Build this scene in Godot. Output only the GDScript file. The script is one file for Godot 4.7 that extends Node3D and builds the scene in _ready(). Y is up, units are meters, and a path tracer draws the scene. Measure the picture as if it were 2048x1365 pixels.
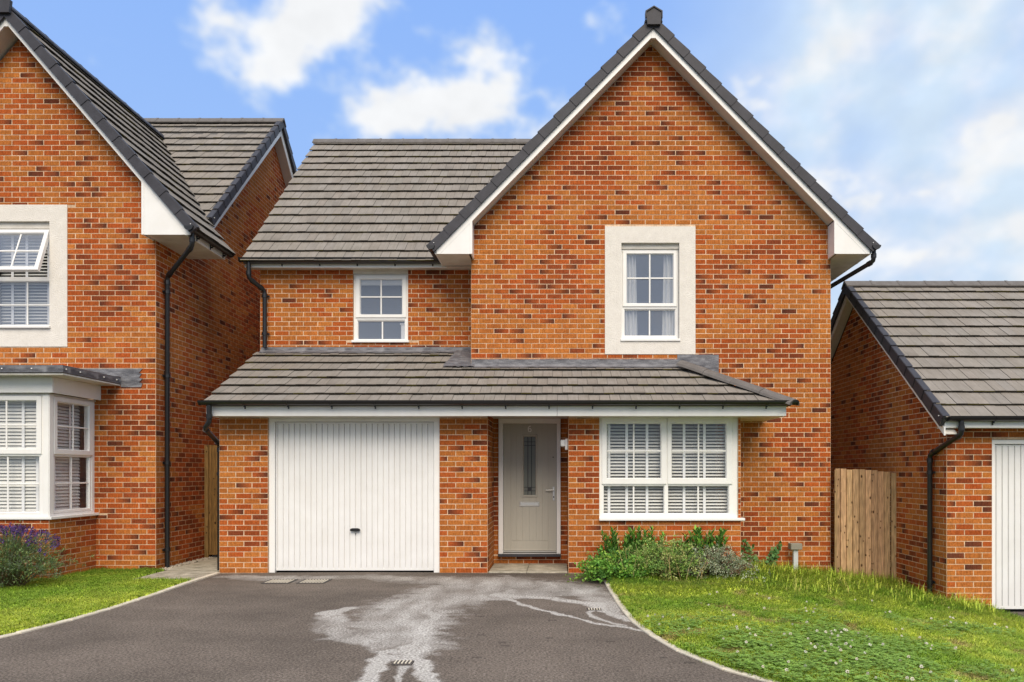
extends Node3D
# A brick house with an integral garage, its neighbours, drive and lawns. Metres, y up, the street side towards +z.
# Points are written (x, height, depth): depth is the distance in front of the lens, so z = -depth.

var M := {}
var rng := RandomNumberGenerator.new()
var tone := FastNoiseLite.new()
var fine := FastNoiseLite.new()
const COURSE := 0.075
const BRICK := 0.2295
const EYE := Vector3(0, 1.43, 0)


class MB:
	var v := PackedVector3Array()
	var n := PackedVector3Array()
	var c := PackedColorArray()
	var t := PackedVector2Array()

	func tri(a: Vector3, b: Vector3, d: Vector3, nn: Vector3, ca: Color, cb: Color, cd: Color, ta := Vector2.ZERO, tb := Vector2.ZERO, td := Vector2.ZERO) -> void:
		if (b - a).cross(d - a).dot(nn) > 0.0:
			v.append_array([a, d, b]); c.append_array([ca, cd, cb]); t.append_array([ta, td, tb])
		else:
			v.append_array([a, b, d]); c.append_array([ca, cb, cd]); t.append_array([ta, tb, td])
		n.append_array([nn, nn, nn])

	func quad(a: Vector3, b: Vector3, d: Vector3, e: Vector3, nn: Vector3, col := Color.WHITE) -> void:
		tri(a, b, d, nn, col, col, col)
		tri(a, d, e, nn, col, col, col)

	func quad_auto(a: Vector3, b: Vector3, d: Vector3, e: Vector3, inside: Vector3, col := Color.WHITE) -> void:
		var nn := (b - a).cross(d - a)
		if nn.length_squared() < 1e-14:
			nn = (d - a).cross(e - a)
		nn = nn.normalized()
		if nn.dot((a + d) * 0.5 - inside) < 0.0:
			nn = -nn
		quad(a, b, d, e, nn, col)

	func quad_uv(p: Array, uv: Array, nn: Vector3, col := Color.WHITE) -> void:
		tri(p[0], p[1], p[2], nn, col, col, col, uv[0], uv[1], uv[2])
		tri(p[0], p[2], p[3], nn, col, col, col, uv[0], uv[2], uv[3])

	# a triangle with a normal per corner
	func smooth(a: Vector3, b: Vector3, d: Vector3, na: Vector3, nb: Vector3, nd: Vector3, col: Color) -> void:
		if (b - a).cross(d - a).dot(na + nb + nd) > 0.0:
			v.append_array([a, d, b]); n.append_array([na, nd, nb])
		else:
			v.append_array([a, b, d]); n.append_array([na, nb, nd])
		c.append_array([col, col, col]); t.append_array([Vector2(a.x, a.y), Vector2(b.x, b.y), Vector2(d.x, d.y)])

	# a box from corner a to corner b in the frame f, with chamfered edges where bev > 0
	func box(a: Vector3, b: Vector3, bev := 0.0, f := Transform3D.IDENTITY, col := Color.WHITE) -> void:
		var lo := a.min(b)
		var hi := a.max(b)
		var k := minf(bev, 0.45 * minf(hi.x - lo.x, minf(hi.y - lo.y, hi.z - lo.z)))
		var inside := f * ((lo + hi) * 0.5)
		var e := [lo, hi]
		for ax in 3:
			var p := (ax + 1) % 3
			var q := (ax + 2) % 3
			for s in 2:
				var pts := []
				for w in [[0, 0], [1, 0], [1, 1], [0, 1]]:
					var x := Vector3.ZERO
					x[ax] = e[s][ax]
					x[p] = e[w[0]][p] + (k if w[0] == 0 else -k)
					x[q] = e[w[1]][q] + (k if w[1] == 0 else -k)
					pts.append(f * x)
				quad_auto(pts[0], pts[1], pts[2], pts[3], inside, col)
			if k > 0.0:
				for s in 2:
					for w in 2:
						var pts := []
						for m in [[0, 0], [0, 1], [1, 1], [1, 0]]:
							var x := Vector3.ZERO
							x[ax] = e[m[1]][ax] + (k if m[1] == 0 else -k)
							x[p] = e[s][p] + ((k if s == 0 else -k) if m[0] == 1 else 0.0)
							x[q] = e[w][q] + ((k if w == 0 else -k) if m[0] == 0 else 0.0)
							pts.append(f * x)
						quad_auto(pts[0], pts[1], pts[2], pts[3], inside, col)
		if k > 0.0:
			for i in 8:
				var x := [e[i & 1].x, e[(i >> 1) & 1].y, e[(i >> 2) & 1].z]
				var s := Vector3(1 if i & 1 == 0 else -1, 1 if (i >> 1) & 1 == 0 else -1, 1 if (i >> 2) & 1 == 0 else -1) * k
				var a0 := f * Vector3(x[0], x[1] + s.y, x[2] + s.z)
				var a1 := f * Vector3(x[0] + s.x, x[1], x[2] + s.z)
				var a2 := f * Vector3(x[0] + s.x, x[1] + s.y, x[2])
				var nn := (a1 - a0).cross(a2 - a0).normalized()
				if nn.dot(a0 - inside) < 0.0:
					nn = -nn
				tri(a0, a1, a2, nn, col, col, col)

	# an outline in the frame's x-y plane, carried from h0 to h1 along its z
	func prism(poly: PackedVector2Array, h0: float, h1: float, f: Transform3D, col := Color.WHITE) -> void:
		var ids := Geometry2D.triangulate_polygon(poly)
		var nz := (f.basis.z).normalized()
		for s in 2:
			var h := h0 if s == 0 else h1
			var nn := nz if (h > minf(h0, h1)) else -nz
			for i in range(0, ids.size(), 3):
				var a := poly[ids[i]]
				var b := poly[ids[i + 1]]
				var d := poly[ids[i + 2]]
				tri(f * Vector3(a.x, a.y, h), f * Vector3(b.x, b.y, h), f * Vector3(d.x, d.y, h), nn, col, col, col, a, b, d)
		var turn := -1.0 if Geometry2D.is_polygon_clockwise(poly) else 1.0
		for i in poly.size():
			var a := poly[i]
			var b := poly[(i + 1) % poly.size()]
			var o := Vector2(b.y - a.y, a.x - b.x).normalized() * turn
			# Godot calls y-down clockwise; test the side instead
			if Geometry2D.is_point_in_polygon((a + b) * 0.5 + o * 1e-4, poly):
				o = -o
			quad(f * Vector3(a.x, a.y, h0), f * Vector3(b.x, b.y, h0), f * Vector3(b.x, b.y, h1), f * Vector3(a.x, a.y, h1), (f.basis * Vector3(o.x, o.y, 0)).normalized(), col)

	# a round bar along a line of points
	func tube(path: Array, radii: Variant, sides := 10, col := Color.WHITE, caps := true) -> void:
		var rings := []
		var dirs := []
		var ref := Vector3.UP
		for i in path.size():
			var dir: Vector3
			if i == 0:
				dir = (path[1] - path[0]).normalized()
			elif i == path.size() - 1:
				dir = (path[i] - path[i - 1]).normalized()
			else:
				dir = ((path[i] - path[i - 1]).normalized() + (path[i + 1] - path[i]).normalized()).normalized()
			if i == 0:
				ref = dir.cross(Vector3(0.31, 0.17, 0.93)).normalized()
			ref = (ref - dir * ref.dot(dir)).normalized()
			var other := dir.cross(ref)
			var r: float = radii[i] if radii is Array else radii
			var ring := []
			for k in sides:
				var an := TAU * k / sides
				ring.append([path[i] + (ref * cos(an) + other * sin(an)) * r, ref * cos(an) + other * sin(an)])
			rings.append(ring)
			dirs.append(dir)
		for i in path.size() - 1:
			for k in sides:
				var q := (k + 1) % sides
				var a = rings[i][k]
				var b = rings[i][q]
				var d = rings[i + 1][q]
				var e = rings[i + 1][k]
				smooth(a[0], b[0], d[0], a[1], b[1], d[1], col)
				smooth(a[0], d[0], e[0], a[1], d[1], e[1], col)
		if caps:
			for end in [0, path.size() - 1]:
				var nn: Vector3 = -dirs[end] if end == 0 else dirs[end]
				for k in range(1, sides - 1):
					tri(rings[end][0][0], rings[end][k][0], rings[end][k + 1][0], nn, col, col, col)

	# a mitred frame: outer rectangle, opening, front at h1, glass rebate at hin, back at hb
	func ring(o: Rect2, i: Rect2, h1: float, hin: float, hb: float, bevel: float, f: Transform3D, col := Color.WHITE) -> void:
		var m := i.grow(bevel)
		var oc := [o.position, Vector2(o.end.x, o.position.y), o.end, Vector2(o.position.x, o.end.y)]
		var mc := [m.position, Vector2(m.end.x, m.position.y), m.end, Vector2(m.position.x, m.end.y)]
		var ic := [i.position, Vector2(i.end.x, i.position.y), i.end, Vector2(i.position.x, i.end.y)]
		var e := 0.004
		var og := o.grow(-e)
		var gc := [og.position, Vector2(og.end.x, og.position.y), og.end, Vector2(og.position.x, og.end.y)]
		var at := func(p: Vector2, h: float) -> Vector3: return f * Vector3(p.x, p.y, h)
		var cz := f.basis.z
		for k in 4:
			var q := (k + 1) % 4
			var out: Vector2 = ((oc[k] + oc[q]) * 0.5 - (o.position + o.end) * 0.5).normalized()
			var out3 := (f.basis * Vector3(out.x, out.y, 0)).normalized()
			quad(at.call(gc[k], h1), at.call(gc[q], h1), at.call(mc[q], h1), at.call(mc[k], h1), cz, col)
			quad(at.call(oc[k], h1 - e), at.call(oc[q], h1 - e), at.call(gc[q], h1), at.call(gc[k], h1), (out3 + cz).normalized(), col)
			var nn := (-out3 * (h1 - hin) + cz * bevel).normalized()
			quad(at.call(mc[k], h1), at.call(mc[q], h1), at.call(ic[q], hin), at.call(ic[k], hin), nn, col)
			quad(at.call(oc[k], hb), at.call(oc[q], hb), at.call(oc[q], h1 - e), at.call(oc[k], h1 - e), out3, col)
			quad(at.call(ic[k], hb), at.call(ic[q], hb), at.call(ic[q], hin), at.call(ic[k], hin), -out3, col)

	func leaf(base: Vector3, dir: Vector3, up: Vector3, length: float, width: float, col: Color, fold := 0.25, tip := Color(0, 0, 0, 0)) -> void:
		var side := dir.cross(up).normalized()
		var nn := side.cross(dir).normalized()
		var mid := base + dir * length * 0.5 - nn * fold * width * 0.3
		var l := mid + side * width * 0.5 + nn * fold * width * 0.5
		var r := mid - side * width * 0.5 + nn * fold * width * 0.5
		var end := base + dir * length - nn * length * 0.12
		var ct := col if tip.a == 0.0 else tip
		tri(base, l, end, (nn + side * fold).normalized(), col, col, ct)
		tri(base, end, r, (nn - side * fold).normalized(), col, ct, col)

	func mesh() -> ArrayMesh:
		var a := []
		a.resize(Mesh.ARRAY_MAX)
		a[Mesh.ARRAY_VERTEX] = v
		a[Mesh.ARRAY_NORMAL] = n
		a[Mesh.ARRAY_COLOR] = c
		a[Mesh.ARRAY_TEX_UV] = t
		var m := ArrayMesh.new()
		m.add_surface_from_arrays(Mesh.PRIMITIVE_TRIANGLES, a)
		return m


# ---------------------------------------------------------------- naming and placing

var taken := {}

func numbered(called: String) -> String:
	if not taken.has(called):
		taken[called] = 0
		return called
	taken[called] += 1
	return "%s_%03d" % [called, taken[called]]


func V(x: float, y: float, d: float) -> Vector3:
	return Vector3(x, y, -d)


func thing(called: String, label: String, category: String, at: Vector3, group := "") -> Node3D:
	var o := Node3D.new()
	o.name = numbered(called)
	add_child(o)
	o.position = at
	tag(o, label, category, group)
	return o


func tag(o: Node3D, label: String, category: String, group := "") -> void:
	o.set_meta("label", label)
	o.set_meta("category", category)
	if group:
		o.set_meta("group", group)


# a mesh whose points are in world metres; under a parent it is shifted back so that it stays where it is
func obj(called: String, mb: MB, mat: Material, parent: Node3D = null, kind := "") -> MeshInstance3D:
	var o := MeshInstance3D.new()
	o.mesh = mb.mesh()
	o.material_override = mat
	return hang(o, called, parent, kind)


func where(p: Node) -> Vector3:
	var at := Vector3.ZERO
	while p is Node3D and p != self:
		at += (p as Node3D).position
		p = p.get_parent()
	return at


func hang(o: Node3D, called: String, parent: Node3D, kind := "") -> Node3D:
	if parent == null:
		o.name = numbered(called)
		add_child(o)
	else:
		o.name = called
		o.position -= where(parent)
		parent.add_child(o, true)
	if kind:
		o.set_meta("kind", kind)
	return o


func facing(d: float) -> Transform3D:            # a plane that faces the street at that depth: x = x, y = height
	return Transform3D(Basis(Vector3.RIGHT, Vector3.UP, Vector3.BACK), Vector3(0, 0, -d))


func facing_right(x: float) -> Transform3D:      # a plane that faces +x: its x = depth
	return Transform3D(Basis(Vector3.FORWARD, Vector3.UP, Vector3.RIGHT), Vector3(x, 0, 0))


func facing_left(x: float) -> Transform3D:       # a plane that faces -x: its x = -depth
	return Transform3D(Basis(Vector3.BACK, Vector3.UP, Vector3.LEFT), Vector3(x, 0, 0))


func rect(x0: float, y0: float, x1: float, y1: float) -> Rect2:
	return Rect2(x0, y0, x1 - x0, y1 - y0)


func outline(r: Rect2) -> PackedVector2Array:
	return PackedVector2Array([r.position, Vector2(r.end.x, r.position.y), r.end, Vector2(r.position.x, r.end.y)])


func lin(r: float, g: float, b: float) -> Color:
	return Color(r, g, b)


# ---------------------------------------------------------------- textures and materials

func noise_image(size: Vector2i, freq: float, octaves: int, sd: int, squeeze := Vector2i(1, 1)) -> Image:
	var f := FastNoiseLite.new()
	f.seed = sd
	f.noise_type = FastNoiseLite.TYPE_PERLIN
	f.frequency = freq
	f.fractal_octaves = octaves
	f.fractal_gain = 0.55
	var im := f.get_seamless_image(size.x / squeeze.x, size.y / squeeze.y)
	if squeeze != Vector2i(1, 1):
		im.resize(size.x, size.y, Image.INTERPOLATE_CUBIC)
	im.convert(Image.FORMAT_L8)
	return im


# weights of several grey pictures, mapped into lo..hi and tinted
func blend(size: Vector2i, layers: Array, lo: Color, hi: Color, contrast := 1.6) -> ImageTexture:
	var out := PackedByteArray()
	out.resize(size.x * size.y * 3)
	var datas := []
	for l in layers:
		datas.append((l[0] as Image).get_data())
	var total := 0.0
	for l in layers:
		total += l[1]
	for i in size.x * size.y:
		var s := 0.0
		for k in layers.size():
			s += datas[k][i] * layers[k][1]
		s = clampf((s / (255.0 * total) - 0.5) * contrast + 0.5, 0.0, 1.0)
		out[i * 3] = int(255.0 * lerpf(lo.r, hi.r, s))
		out[i * 3 + 1] = int(255.0 * lerpf(lo.g, hi.g, s))
		out[i * 3 + 2] = int(255.0 * lerpf(lo.b, hi.b, s))
	return ImageTexture.create_from_image(Image.create_from_data(size.x, size.y, false, Image.FORMAT_RGB8, out))


func mat(called: String, col: Color, rough := 0.8, tex: Texture2D = null, scale := 1.0) -> StandardMaterial3D:
	var m := StandardMaterial3D.new()
	m.resource_name = called
	m.albedo_color = col.linear_to_srgb()
	m.roughness = rough
	m.metallic_specular = 0.4
	if tex:
		m.albedo_texture = tex
		m.uv1_triplanar = true
		m.uv1_world_triplanar = true
		m.uv1_scale = Vector3.ONE * scale
	M[called] = m
	return m


func materials() -> void:
	var s := Vector2i(512, 512)
	var grain := noise_image(s, 0.09, 3, 11)
	var speck := noise_image(s, 0.35, 2, 12)
	var broad := noise_image(s, 0.012, 4, 13)
	var drag := noise_image(s, 0.12, 3, 14, Vector2i(1, 6))
	var along := noise_image(s, 0.06, 3, 15, Vector2i(1, 12))
	var brick := mat("brick", Color.WHITE, 0.92, blend(s, [[drag, 0.8], [grain, 0.7], [speck, 0.6]], Color(0.66, 0.64, 0.62), Color(1, 1, 1), 2.0), 1.0)
	brick.vertex_color_use_as_albedo = true
	brick.metallic_specular = 0.25
	brick.detail_enabled = true
	brick.detail_uv_layer = BaseMaterial3D.DETAIL_UV_2
	brick.detail_blend_mode = BaseMaterial3D.BLEND_MODE_MUL
	brick.detail_albedo = blend(s, [[noise_image(s, 0.008, 4, 41), 1.0], [noise_image(s, 0.03, 3, 42), 0.5]], Color(0.88, 0.865, 0.86), Color(1, 1, 1), 1.8)
	brick.uv2_triplanar = true
	brick.uv2_world_triplanar = true
	brick.uv2_scale = Vector3.ONE * 0.13
	mat("mortar", lin(0.88, 0.64, 0.44), 0.95, blend(s, [[grain, 1.0], [broad, 1.0], [speck, 0.6]], Color(0.72, 0.7, 0.68), Color(1, 1, 1), 2.0), 0.8)
	var white := mat("white_plastic", lin(0.84, 0.83, 0.81), 0.35, blend(s, [[broad, 1.0], [along, 0.3]], Color(0.975, 0.972, 0.966), Color(1, 1, 1)), 0.6)
	white.metallic_specular = 0.5
	mat("soffit", lin(0.74, 0.71, 0.66), 0.5, blend(s, [[broad, 1.0], [grain, 0.3]], Color(0.9, 0.89, 0.87), Color(1, 1, 1)), 0.7)
	var render := mat("render", lin(0.84, 0.80, 0.735), 0.95, blend(s, [[grain, 1.0], [speck, 0.8], [broad, 0.6]], Color(0.88, 0.875, 0.87), Color(1, 1, 1)), 1.4)
	render.heightmap_enabled = true
	render.heightmap_texture = ImageTexture.create_from_image(grain)
	render.heightmap_scale = 0.4
	var tile := mat("tile", Color.WHITE, 0.85)
	tile.vertex_color_use_as_albedo = true
	tile.albedo_texture = blend(s, [[along, 1.3], [grain, 0.5], [speck, 0.6], [broad, 0.9]], Color(0.84, 0.83, 0.815), Color(1, 1, 1), 1.3)
	tile.metallic_specular = 0.3
	tile.detail_enabled = true
	tile.detail_uv_layer = BaseMaterial3D.DETAIL_UV_2
	tile.detail_blend_mode = BaseMaterial3D.BLEND_MODE_MUL
	tile.detail_albedo = blend(s, [[noise_image(s, 0.012, 4, 43), 1.0], [noise_image(s, 0.05, 3, 44), 0.7]], Color(0.88, 0.875, 0.86), Color(1, 1, 1), 1.8)
	tile.uv2_triplanar = true
	tile.uv2_world_triplanar = true
	tile.uv2_scale = Vector3.ONE * 0.21
	mat("deck", lin(0.09, 0.085, 0.08), 0.9)
	var verge := mat("slate_plastic", lin(0.052, 0.051, 0.062), 0.55, blend(s, [[broad, 1.0], [grain, 0.5]], Color(0.82, 0.82, 0.82), Color(1, 1, 1)), 1.0)
	verge.metallic_specular = 0.4
	mat("ridge", lin(0.19, 0.175, 0.165), 0.8, blend(s, [[grain, 1.0], [broad, 1.0]], Color(0.78, 0.77, 0.76), Color(1, 1, 1)), 1.3)
	var black := mat("black_plastic", lin(0.013, 0.0125, 0.0135), 0.32)
	black.metallic_specular = 0.5
	var lead := mat("lead", lin(0.27, 0.27, 0.285), 0.6, blend(s, [[noise_image(s, 0.02, 4, 21, Vector2i(4, 1)), 1.0], [grain, 0.4]], Color(0.6, 0.6, 0.62), Color(1, 1, 1), 1.8), 1.6)
	lead.metallic = 0.35
	lead.heightmap_enabled = true
	lead.heightmap_texture = ImageTexture.create_from_image(broad)
	lead.heightmap_scale = 0.25
	var door := mat("door_paint", lin(0.42, 0.40, 0.345), 0.5, blend(s, [[along, 1.0], [grain, 0.4]], Color(0.975, 0.975, 0.975), Color(1, 1, 1)), 1.0)
	door.heightmap_enabled = true
	door.heightmap_texture = ImageTexture.create_from_image(along)
	door.heightmap_scale = 0.03
	mat("garage_paint", lin(0.80, 0.795, 0.785), 0.42, blend(s, [[broad, 1.0], [along, 0.4]], Color(0.965, 0.962, 0.956), Color(1, 1, 1)), 0.5)
	var steel := mat("steel", lin(0.62, 0.61, 0.58), 0.28)
	steel.metallic = 0.55
	var glass := mat("glass", lin(0.42, 0.46, 0.54), 0.04)
	glass.transparency = BaseMaterial3D.TRANSPARENCY_ALPHA
	glass.albedo_color.a = 0.05
	glass.metallic_specular = 0.5
	glass.metallic = 0.0
	var upper := mat("sky_haze_glass", lin(0.38, 0.44, 0.56), 0.04)  # blue-grey film paints the sky's reflection into the upper panes
	upper.transparency = BaseMaterial3D.TRANSPARENCY_ALPHA
	upper.albedo_color.a = 0.28
	upper.metallic_specular = 0.5
	upper.metallic = 0.1
	mat("room", lin(0.34, 0.33, 0.33), 0.95)
	mat("dark", lin(0.02, 0.02, 0.02), 0.8)
	mat("leaded", lin(0.03, 0.03, 0.033), 0.5)
	var obscure := mat("obscure_glass", lin(0.16, 0.17, 0.155), 0.2)
	obscure.metallic_specular = 0.3
	mat("blind", lin(0.72, 0.72, 0.68), 0.5)
	mat("tape", lin(0.80, 0.81, 0.82), 0.8)
	var curtain := mat("curtain", lin(0.76, 0.76, 0.74), 0.95)
	curtain.backlight_enabled = true
	curtain.backlight = Color(0.4, 0.4, 0.38)
	var wood := mat("wood", Color.WHITE, 0.85)
	wood.vertex_color_use_as_albedo = true
	wood.albedo_texture = wood_texture()
	mat("slab", lin(0.62, 0.56, 0.45), 0.95, blend(s, [[broad, 1.2], [grain, 0.6], [speck, 0.7]], Color(0.62, 0.62, 0.6), Color(1, 1, 1), 1.8), 0.9)
	mat("kerb", lin(0.80, 0.73, 0.60), 0.95, blend(s, [[broad, 1.0], [grain, 0.8], [speck, 0.6]], Color(0.8, 0.79, 0.77), Color(1, 1, 1), 1.8), 0.9)
	mat("soil", lin(0.085, 0.085, 0.03), 1.0, blend(s, [[broad, 1.0], [grain, 1.0]], Color(0.45, 0.45, 0.4), Color(1, 1, 1), 2.0), 0.7)
	mat("gravel", lin(0.46, 0.41, 0.33), 0.95)
	mat("iron", lin(0.11, 0.10, 0.095), 0.6, blend(s, [[grain, 1.0], [speck, 0.6]], Color(0.6, 0.58, 0.56), Color(1, 1, 1)), 2.0)
	mat("grey_plastic", lin(0.50, 0.52, 0.55), 0.5)
	mat("grey_cowl", lin(0.25, 0.23, 0.19), 0.8)
	for g in [["grass", Color(0.35, 0.5, 0.12)], ["leaf", Color(0.25, 0.36, 0.1)]]:
		var m := mat(g[0], Color.WHITE, 0.6)
		m.vertex_color_use_as_albedo = true
		m.metallic_specular = 0.3
		m.backlight_enabled = true
		m.backlight = g[1]
	var petals := mat("petal", Color.WHITE, 0.8)
	petals.vertex_color_use_as_albedo = true
	var road := mat("asphalt", lin(0.19, 0.165, 0.142), 0.95, blend(s, [[speck, 1.2], [grain, 0.8], [broad, 0.8]], Color(0.5, 0.49, 0.48), Color(1, 1, 1), 2.0), 1.3)
	road.metallic_specular = 0.3
	var drive := mat("drive_asphalt", Color.WHITE, 0.93)
	drive.albedo_texture = stains()
	drive.texture_repeat = true
	drive.uv1_scale = Vector3(1, 1, 1)
	drive.metallic_specular = 0.3
	drive.detail_enabled = true
	drive.detail_uv_layer = BaseMaterial3D.DETAIL_UV_2
	drive.detail_blend_mode = BaseMaterial3D.BLEND_MODE_MUL
	drive.detail_albedo = blend(s, [[speck, 1.6], [grain, 1.3]], Color(0.55, 0.54, 0.53), Color(1, 1, 1), 3.0)
	drive.uv2_scale = Vector3.ONE


func wood_texture() -> ImageTexture:
	var w := 512
	var h := 512
	var f := FastNoiseLite.new()
	f.seed = 5
	f.frequency = 0.02
	var out := PackedByteArray()
	out.resize(w * h * 3)
	var knots := []
	var r := RandomNumberGenerator.new()
	r.seed = 8
	for i in 10:
		knots.append(Vector3(r.randf() * w, r.randf() * h, r.randf_range(4.0, 8.0)))
	for y in h:
		for x in w:
			var bend := f.get_noise_2d(x * 0.5, y * 0.2) * 14.0
			var ringy := 0.5 + 0.5 * sin((x + bend) * 0.55 + f.get_noise_2d(x * 2.0, y * 0.1) * 4.0)
			var s := 0.80 + 0.08 * ringy + f.get_noise_2d(x * 6.0, y * 0.4) * 0.10 + f.get_noise_2d(x * 1.2, y * 0.5) * 0.22
			var i := (y * w + x) * 3
			out[i] = int(clampf(s, 0, 1) * 255)
			out[i + 1] = int(clampf(s * 0.985 - 0.01, 0, 1) * 255)
			out[i + 2] = int(clampf(s * 0.96 - 0.03, 0, 1) * 255)
	for k in knots:
		for y in range(int(k.y - k.z * 3), int(k.y + k.z * 3)):
			for x in range(int(k.x - k.z * 5), int(k.x + k.z * 5)):
				var q := Vector2((x - k.x) / (k.z * 2.6), (y - k.y) / k.z).length()
				if q < 1.5:
					var i := (posmod(y, h) * w + posmod(x, w)) * 3
					var a := lerpf(0.3, 1.0, smoothstep(0.6, 1.5, q))
					for ch in 3:
						out[i + ch] = int(out[i + ch] * lerpf(a, a * a, ch * 0.3))
	return ImageTexture.create_from_image(Image.create_from_data(w, h, false, Image.FORMAT_RGB8, out))


const DRIVE := Rect2(-6.0, 4.0, 9.0, 8.0)        # x, depth, and the extent of the map of its marks
const PER_M := 80

# the dried tide marks on the drive: (x, depth, half width, strength) along each run
func stains() -> ImageTexture:
	var w := int(DRIVE.size.x * PER_M)
	var h := int(DRIVE.size.y * PER_M)
	var a := PackedFloat32Array()
	a.resize(w * h)
	var f := FastNoiseLite.new()
	f.seed = 77
	f.frequency = 0.9
	f.fractal_octaves = 4
	var runs := [
		[[-4.3, 10.9, 0.14, 0.6], [-3.6, 10.7, 0.2, 0.6], [-2.6, 10.8, 0.2, 0.4], [-1.7, 10.5, 0.35, 0.6], [-0.9, 10.3, 0.45, 0.68], [-0.1, 10.0, 0.42, 0.72], [0.3, 9.6, 0.34, 0.78], [0.55, 9.2, 0.22, 0.8], [0.62, 8.6, 0.1, 0.6]],
		[[-4.5, 10.9, 0.18, 0.6], [-4.0, 10.7, 0.22, 0.5], [-3.4, 10.5, 0.2, 0.3]],
		[[-0.8, 10.4, 0.5, 0.6], [-1.15, 9.6, 0.55, 0.65], [-1.4, 8.9, 0.5, 0.75], [-1.55, 8.3, 0.5, 0.8], [-1.5, 7.6, 0.48, 0.85], [-1.35, 7.0, 0.36, 0.9], [-1.2, 6.5, 0.28, 0.95], [-1.17, 6.15, 0.12, 0.9]],
		[[-0.1, 9.7, 0.4, 0.7], [-0.5, 9.35, 0.35, 0.7], [-0.9, 9.0, 0.3, 0.7], [-1.3, 8.6, 0.3, 0.7]],
		[[0.3, 9.45, 0.2, 0.5], [-0.25, 9.2, 0.12, 0.6], [-0.7, 8.9, 0.1, 0.6]],
		[[-2.15, 8.4, 0.06, 0.75], [-2.3, 8.05, 0.1, 0.8], [-2.15, 7.5, 0.16, 0.7], [-1.85, 7.0, 0.2, 0.65], [-1.5, 6.6, 0.15, 0.7], [-1.3, 6.3, 0.12, 0.85], [-1.3, 6.0, 0.06, 0.9], [-1.36, 5.7, 0.07, 0.9], [-1.3, 5.35, 0.06, 0.8], [-1.25, 5.0, 0.05, 0.5]],
		[[-1.35, 8.6, 0.05, 0.6], [-1.27, 8.0, 0.05, 0.75], [-1.2, 7.4, 0.055, 0.8], [-1.22, 7.0, 0.05, 0.8], [-1.22, 6.5, 0.06, 0.85], [-1.1, 6.1, 0.05, 0.9], [-0.95, 5.75, 0.06, 0.9], [-0.86, 5.45, 0.06, 0.8], [-0.82, 5.0, 0.05, 0.4]],
		[[-1.15, 6.0, 0.03, 0.8], [-1.12, 5.6, 0.03, 0.8], [-1.1, 5.2, 0.03, 0.6]],
		[[-0.66, 9.03, 0.025, 0.8], [-0.3, 8.45, 0.03, 0.85], [0.02, 7.9, 0.028, 0.85], [0.3, 7.55, 0.022, 0.8], [0.62, 7.3, 0.022, 0.8], [0.78, 7.1, 0.03, 0.8]],
		[[-0.66, 9.2, 0.10, 0.8], [-0.04, 8.95, 0.12, 0.85], [0.36, 8.6, 0.10, 0.9], [0.56, 8.0, 0.05, 0.8], [0.7, 7.6, 0.04, 0.75]],
		[[0.36, 8.45, 0.03, 0.8], [0.32, 8.0, 0.035, 0.8], [0.42, 7.65, 0.025, 0.8], [0.6, 7.4, 0.022, 0.7]],
		[[0.4, 9.0, 0.12, 0.6], [0.55, 8.5, 0.1, 0.65], [0.62, 8.0, 0.06, 0.6]],
	]
	for run in runs:
		for i in run.size() - 1:
			var p: Array = run[i]
			var q: Array = run[i + 1]
			var wide: float = maxf(p[2], q[2]) * 1.9 + 0.08
			var x0 := int((minf(p[0], q[0]) - wide - DRIVE.position.x) * PER_M)
			var x1 := int((maxf(p[0], q[0]) + wide - DRIVE.position.x) * PER_M)
			var y0 := int((minf(p[1], q[1]) - wide - DRIVE.position.y) * PER_M)
			var y1 := int((maxf(p[1], q[1]) + wide - DRIVE.position.y) * PER_M)
			var pa := Vector2(p[0], p[1])
			var ab := Vector2(q[0], q[1]) - pa
			var len2 := ab.length_squared()
			for y in range(maxi(0, y0), mini(h, y1)):
				for x in range(maxi(0, x0), mini(w, x1)):
					var at := Vector2(DRIVE.position.x + (x + 0.5) / PER_M, DRIVE.position.y + (y + 0.5) / PER_M)
					var n1 := f.get_noise_2d(at.x * 2.2, at.y * 1.6)
					at += Vector2(n1, f.get_noise_2d(at.y * 2.0 + 40.0, at.x * 2.0)) * 0.10
					var t := clampf((at - pa).dot(ab) / len2, 0, 1)
					var away := at.distance_to(pa + ab * t)
					var half := lerpf(p[2], q[2], t) * (1.0 + 0.5 * f.get_noise_2d(at.x * 5.0, at.y * 5.0))
					var k: float = lerpf(p[3], q[3], t) * (1.0 - smoothstep(half * (0.75 if half < 0.12 else 0.35), half * 1.3 + 0.010, away))
					if half > 0.12:
						k *= 0.74 + 0.7 * f.get_noise_2d(at.x * 3.0 + 9.0, at.y * 1.1) + 0.3 * smoothstep(half * 0.5, half, away)
					var c := y * w + x
					a[c] = maxf(a[c], clampf(k, 0, 1))
	var out := PackedByteArray()
	out.resize(w * h * 3)
	var base := lin(0.25, 0.209, 0.175)
	var salt := lin(0.86, 0.83, 0.78)
	for y in h:
		for x in w:
			var px := DRIVE.position.x + float(x) / PER_M
			var py := DRIVE.position.y + float(y) / PER_M
			var blot := f.get_noise_2d(px * 0.5, py * 0.8)
			var k := 1.0 + 0.30 * blot + 0.14 * f.get_noise_2d(px * 3.0, py * 3.0)
			var s := a[y * w + x]
			# darker towards the garage, except on the tide marks
			k *= 1.0 - 0.2 * smoothstep(10.2, 11.2, py) * (1.0 - s)
			var col := Color(base.r * k, base.g * k, base.b * k).lerp(salt, s * 0.95).linear_to_srgb()
			var i := (y * w + x) * 3
			out[i] = int(col.r * 255)
			out[i + 1] = int(col.g * 255)
			out[i + 2] = int(col.b * 255)
	var rr := RandomNumberGenerator.new()
	rr.seed = 4
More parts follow.
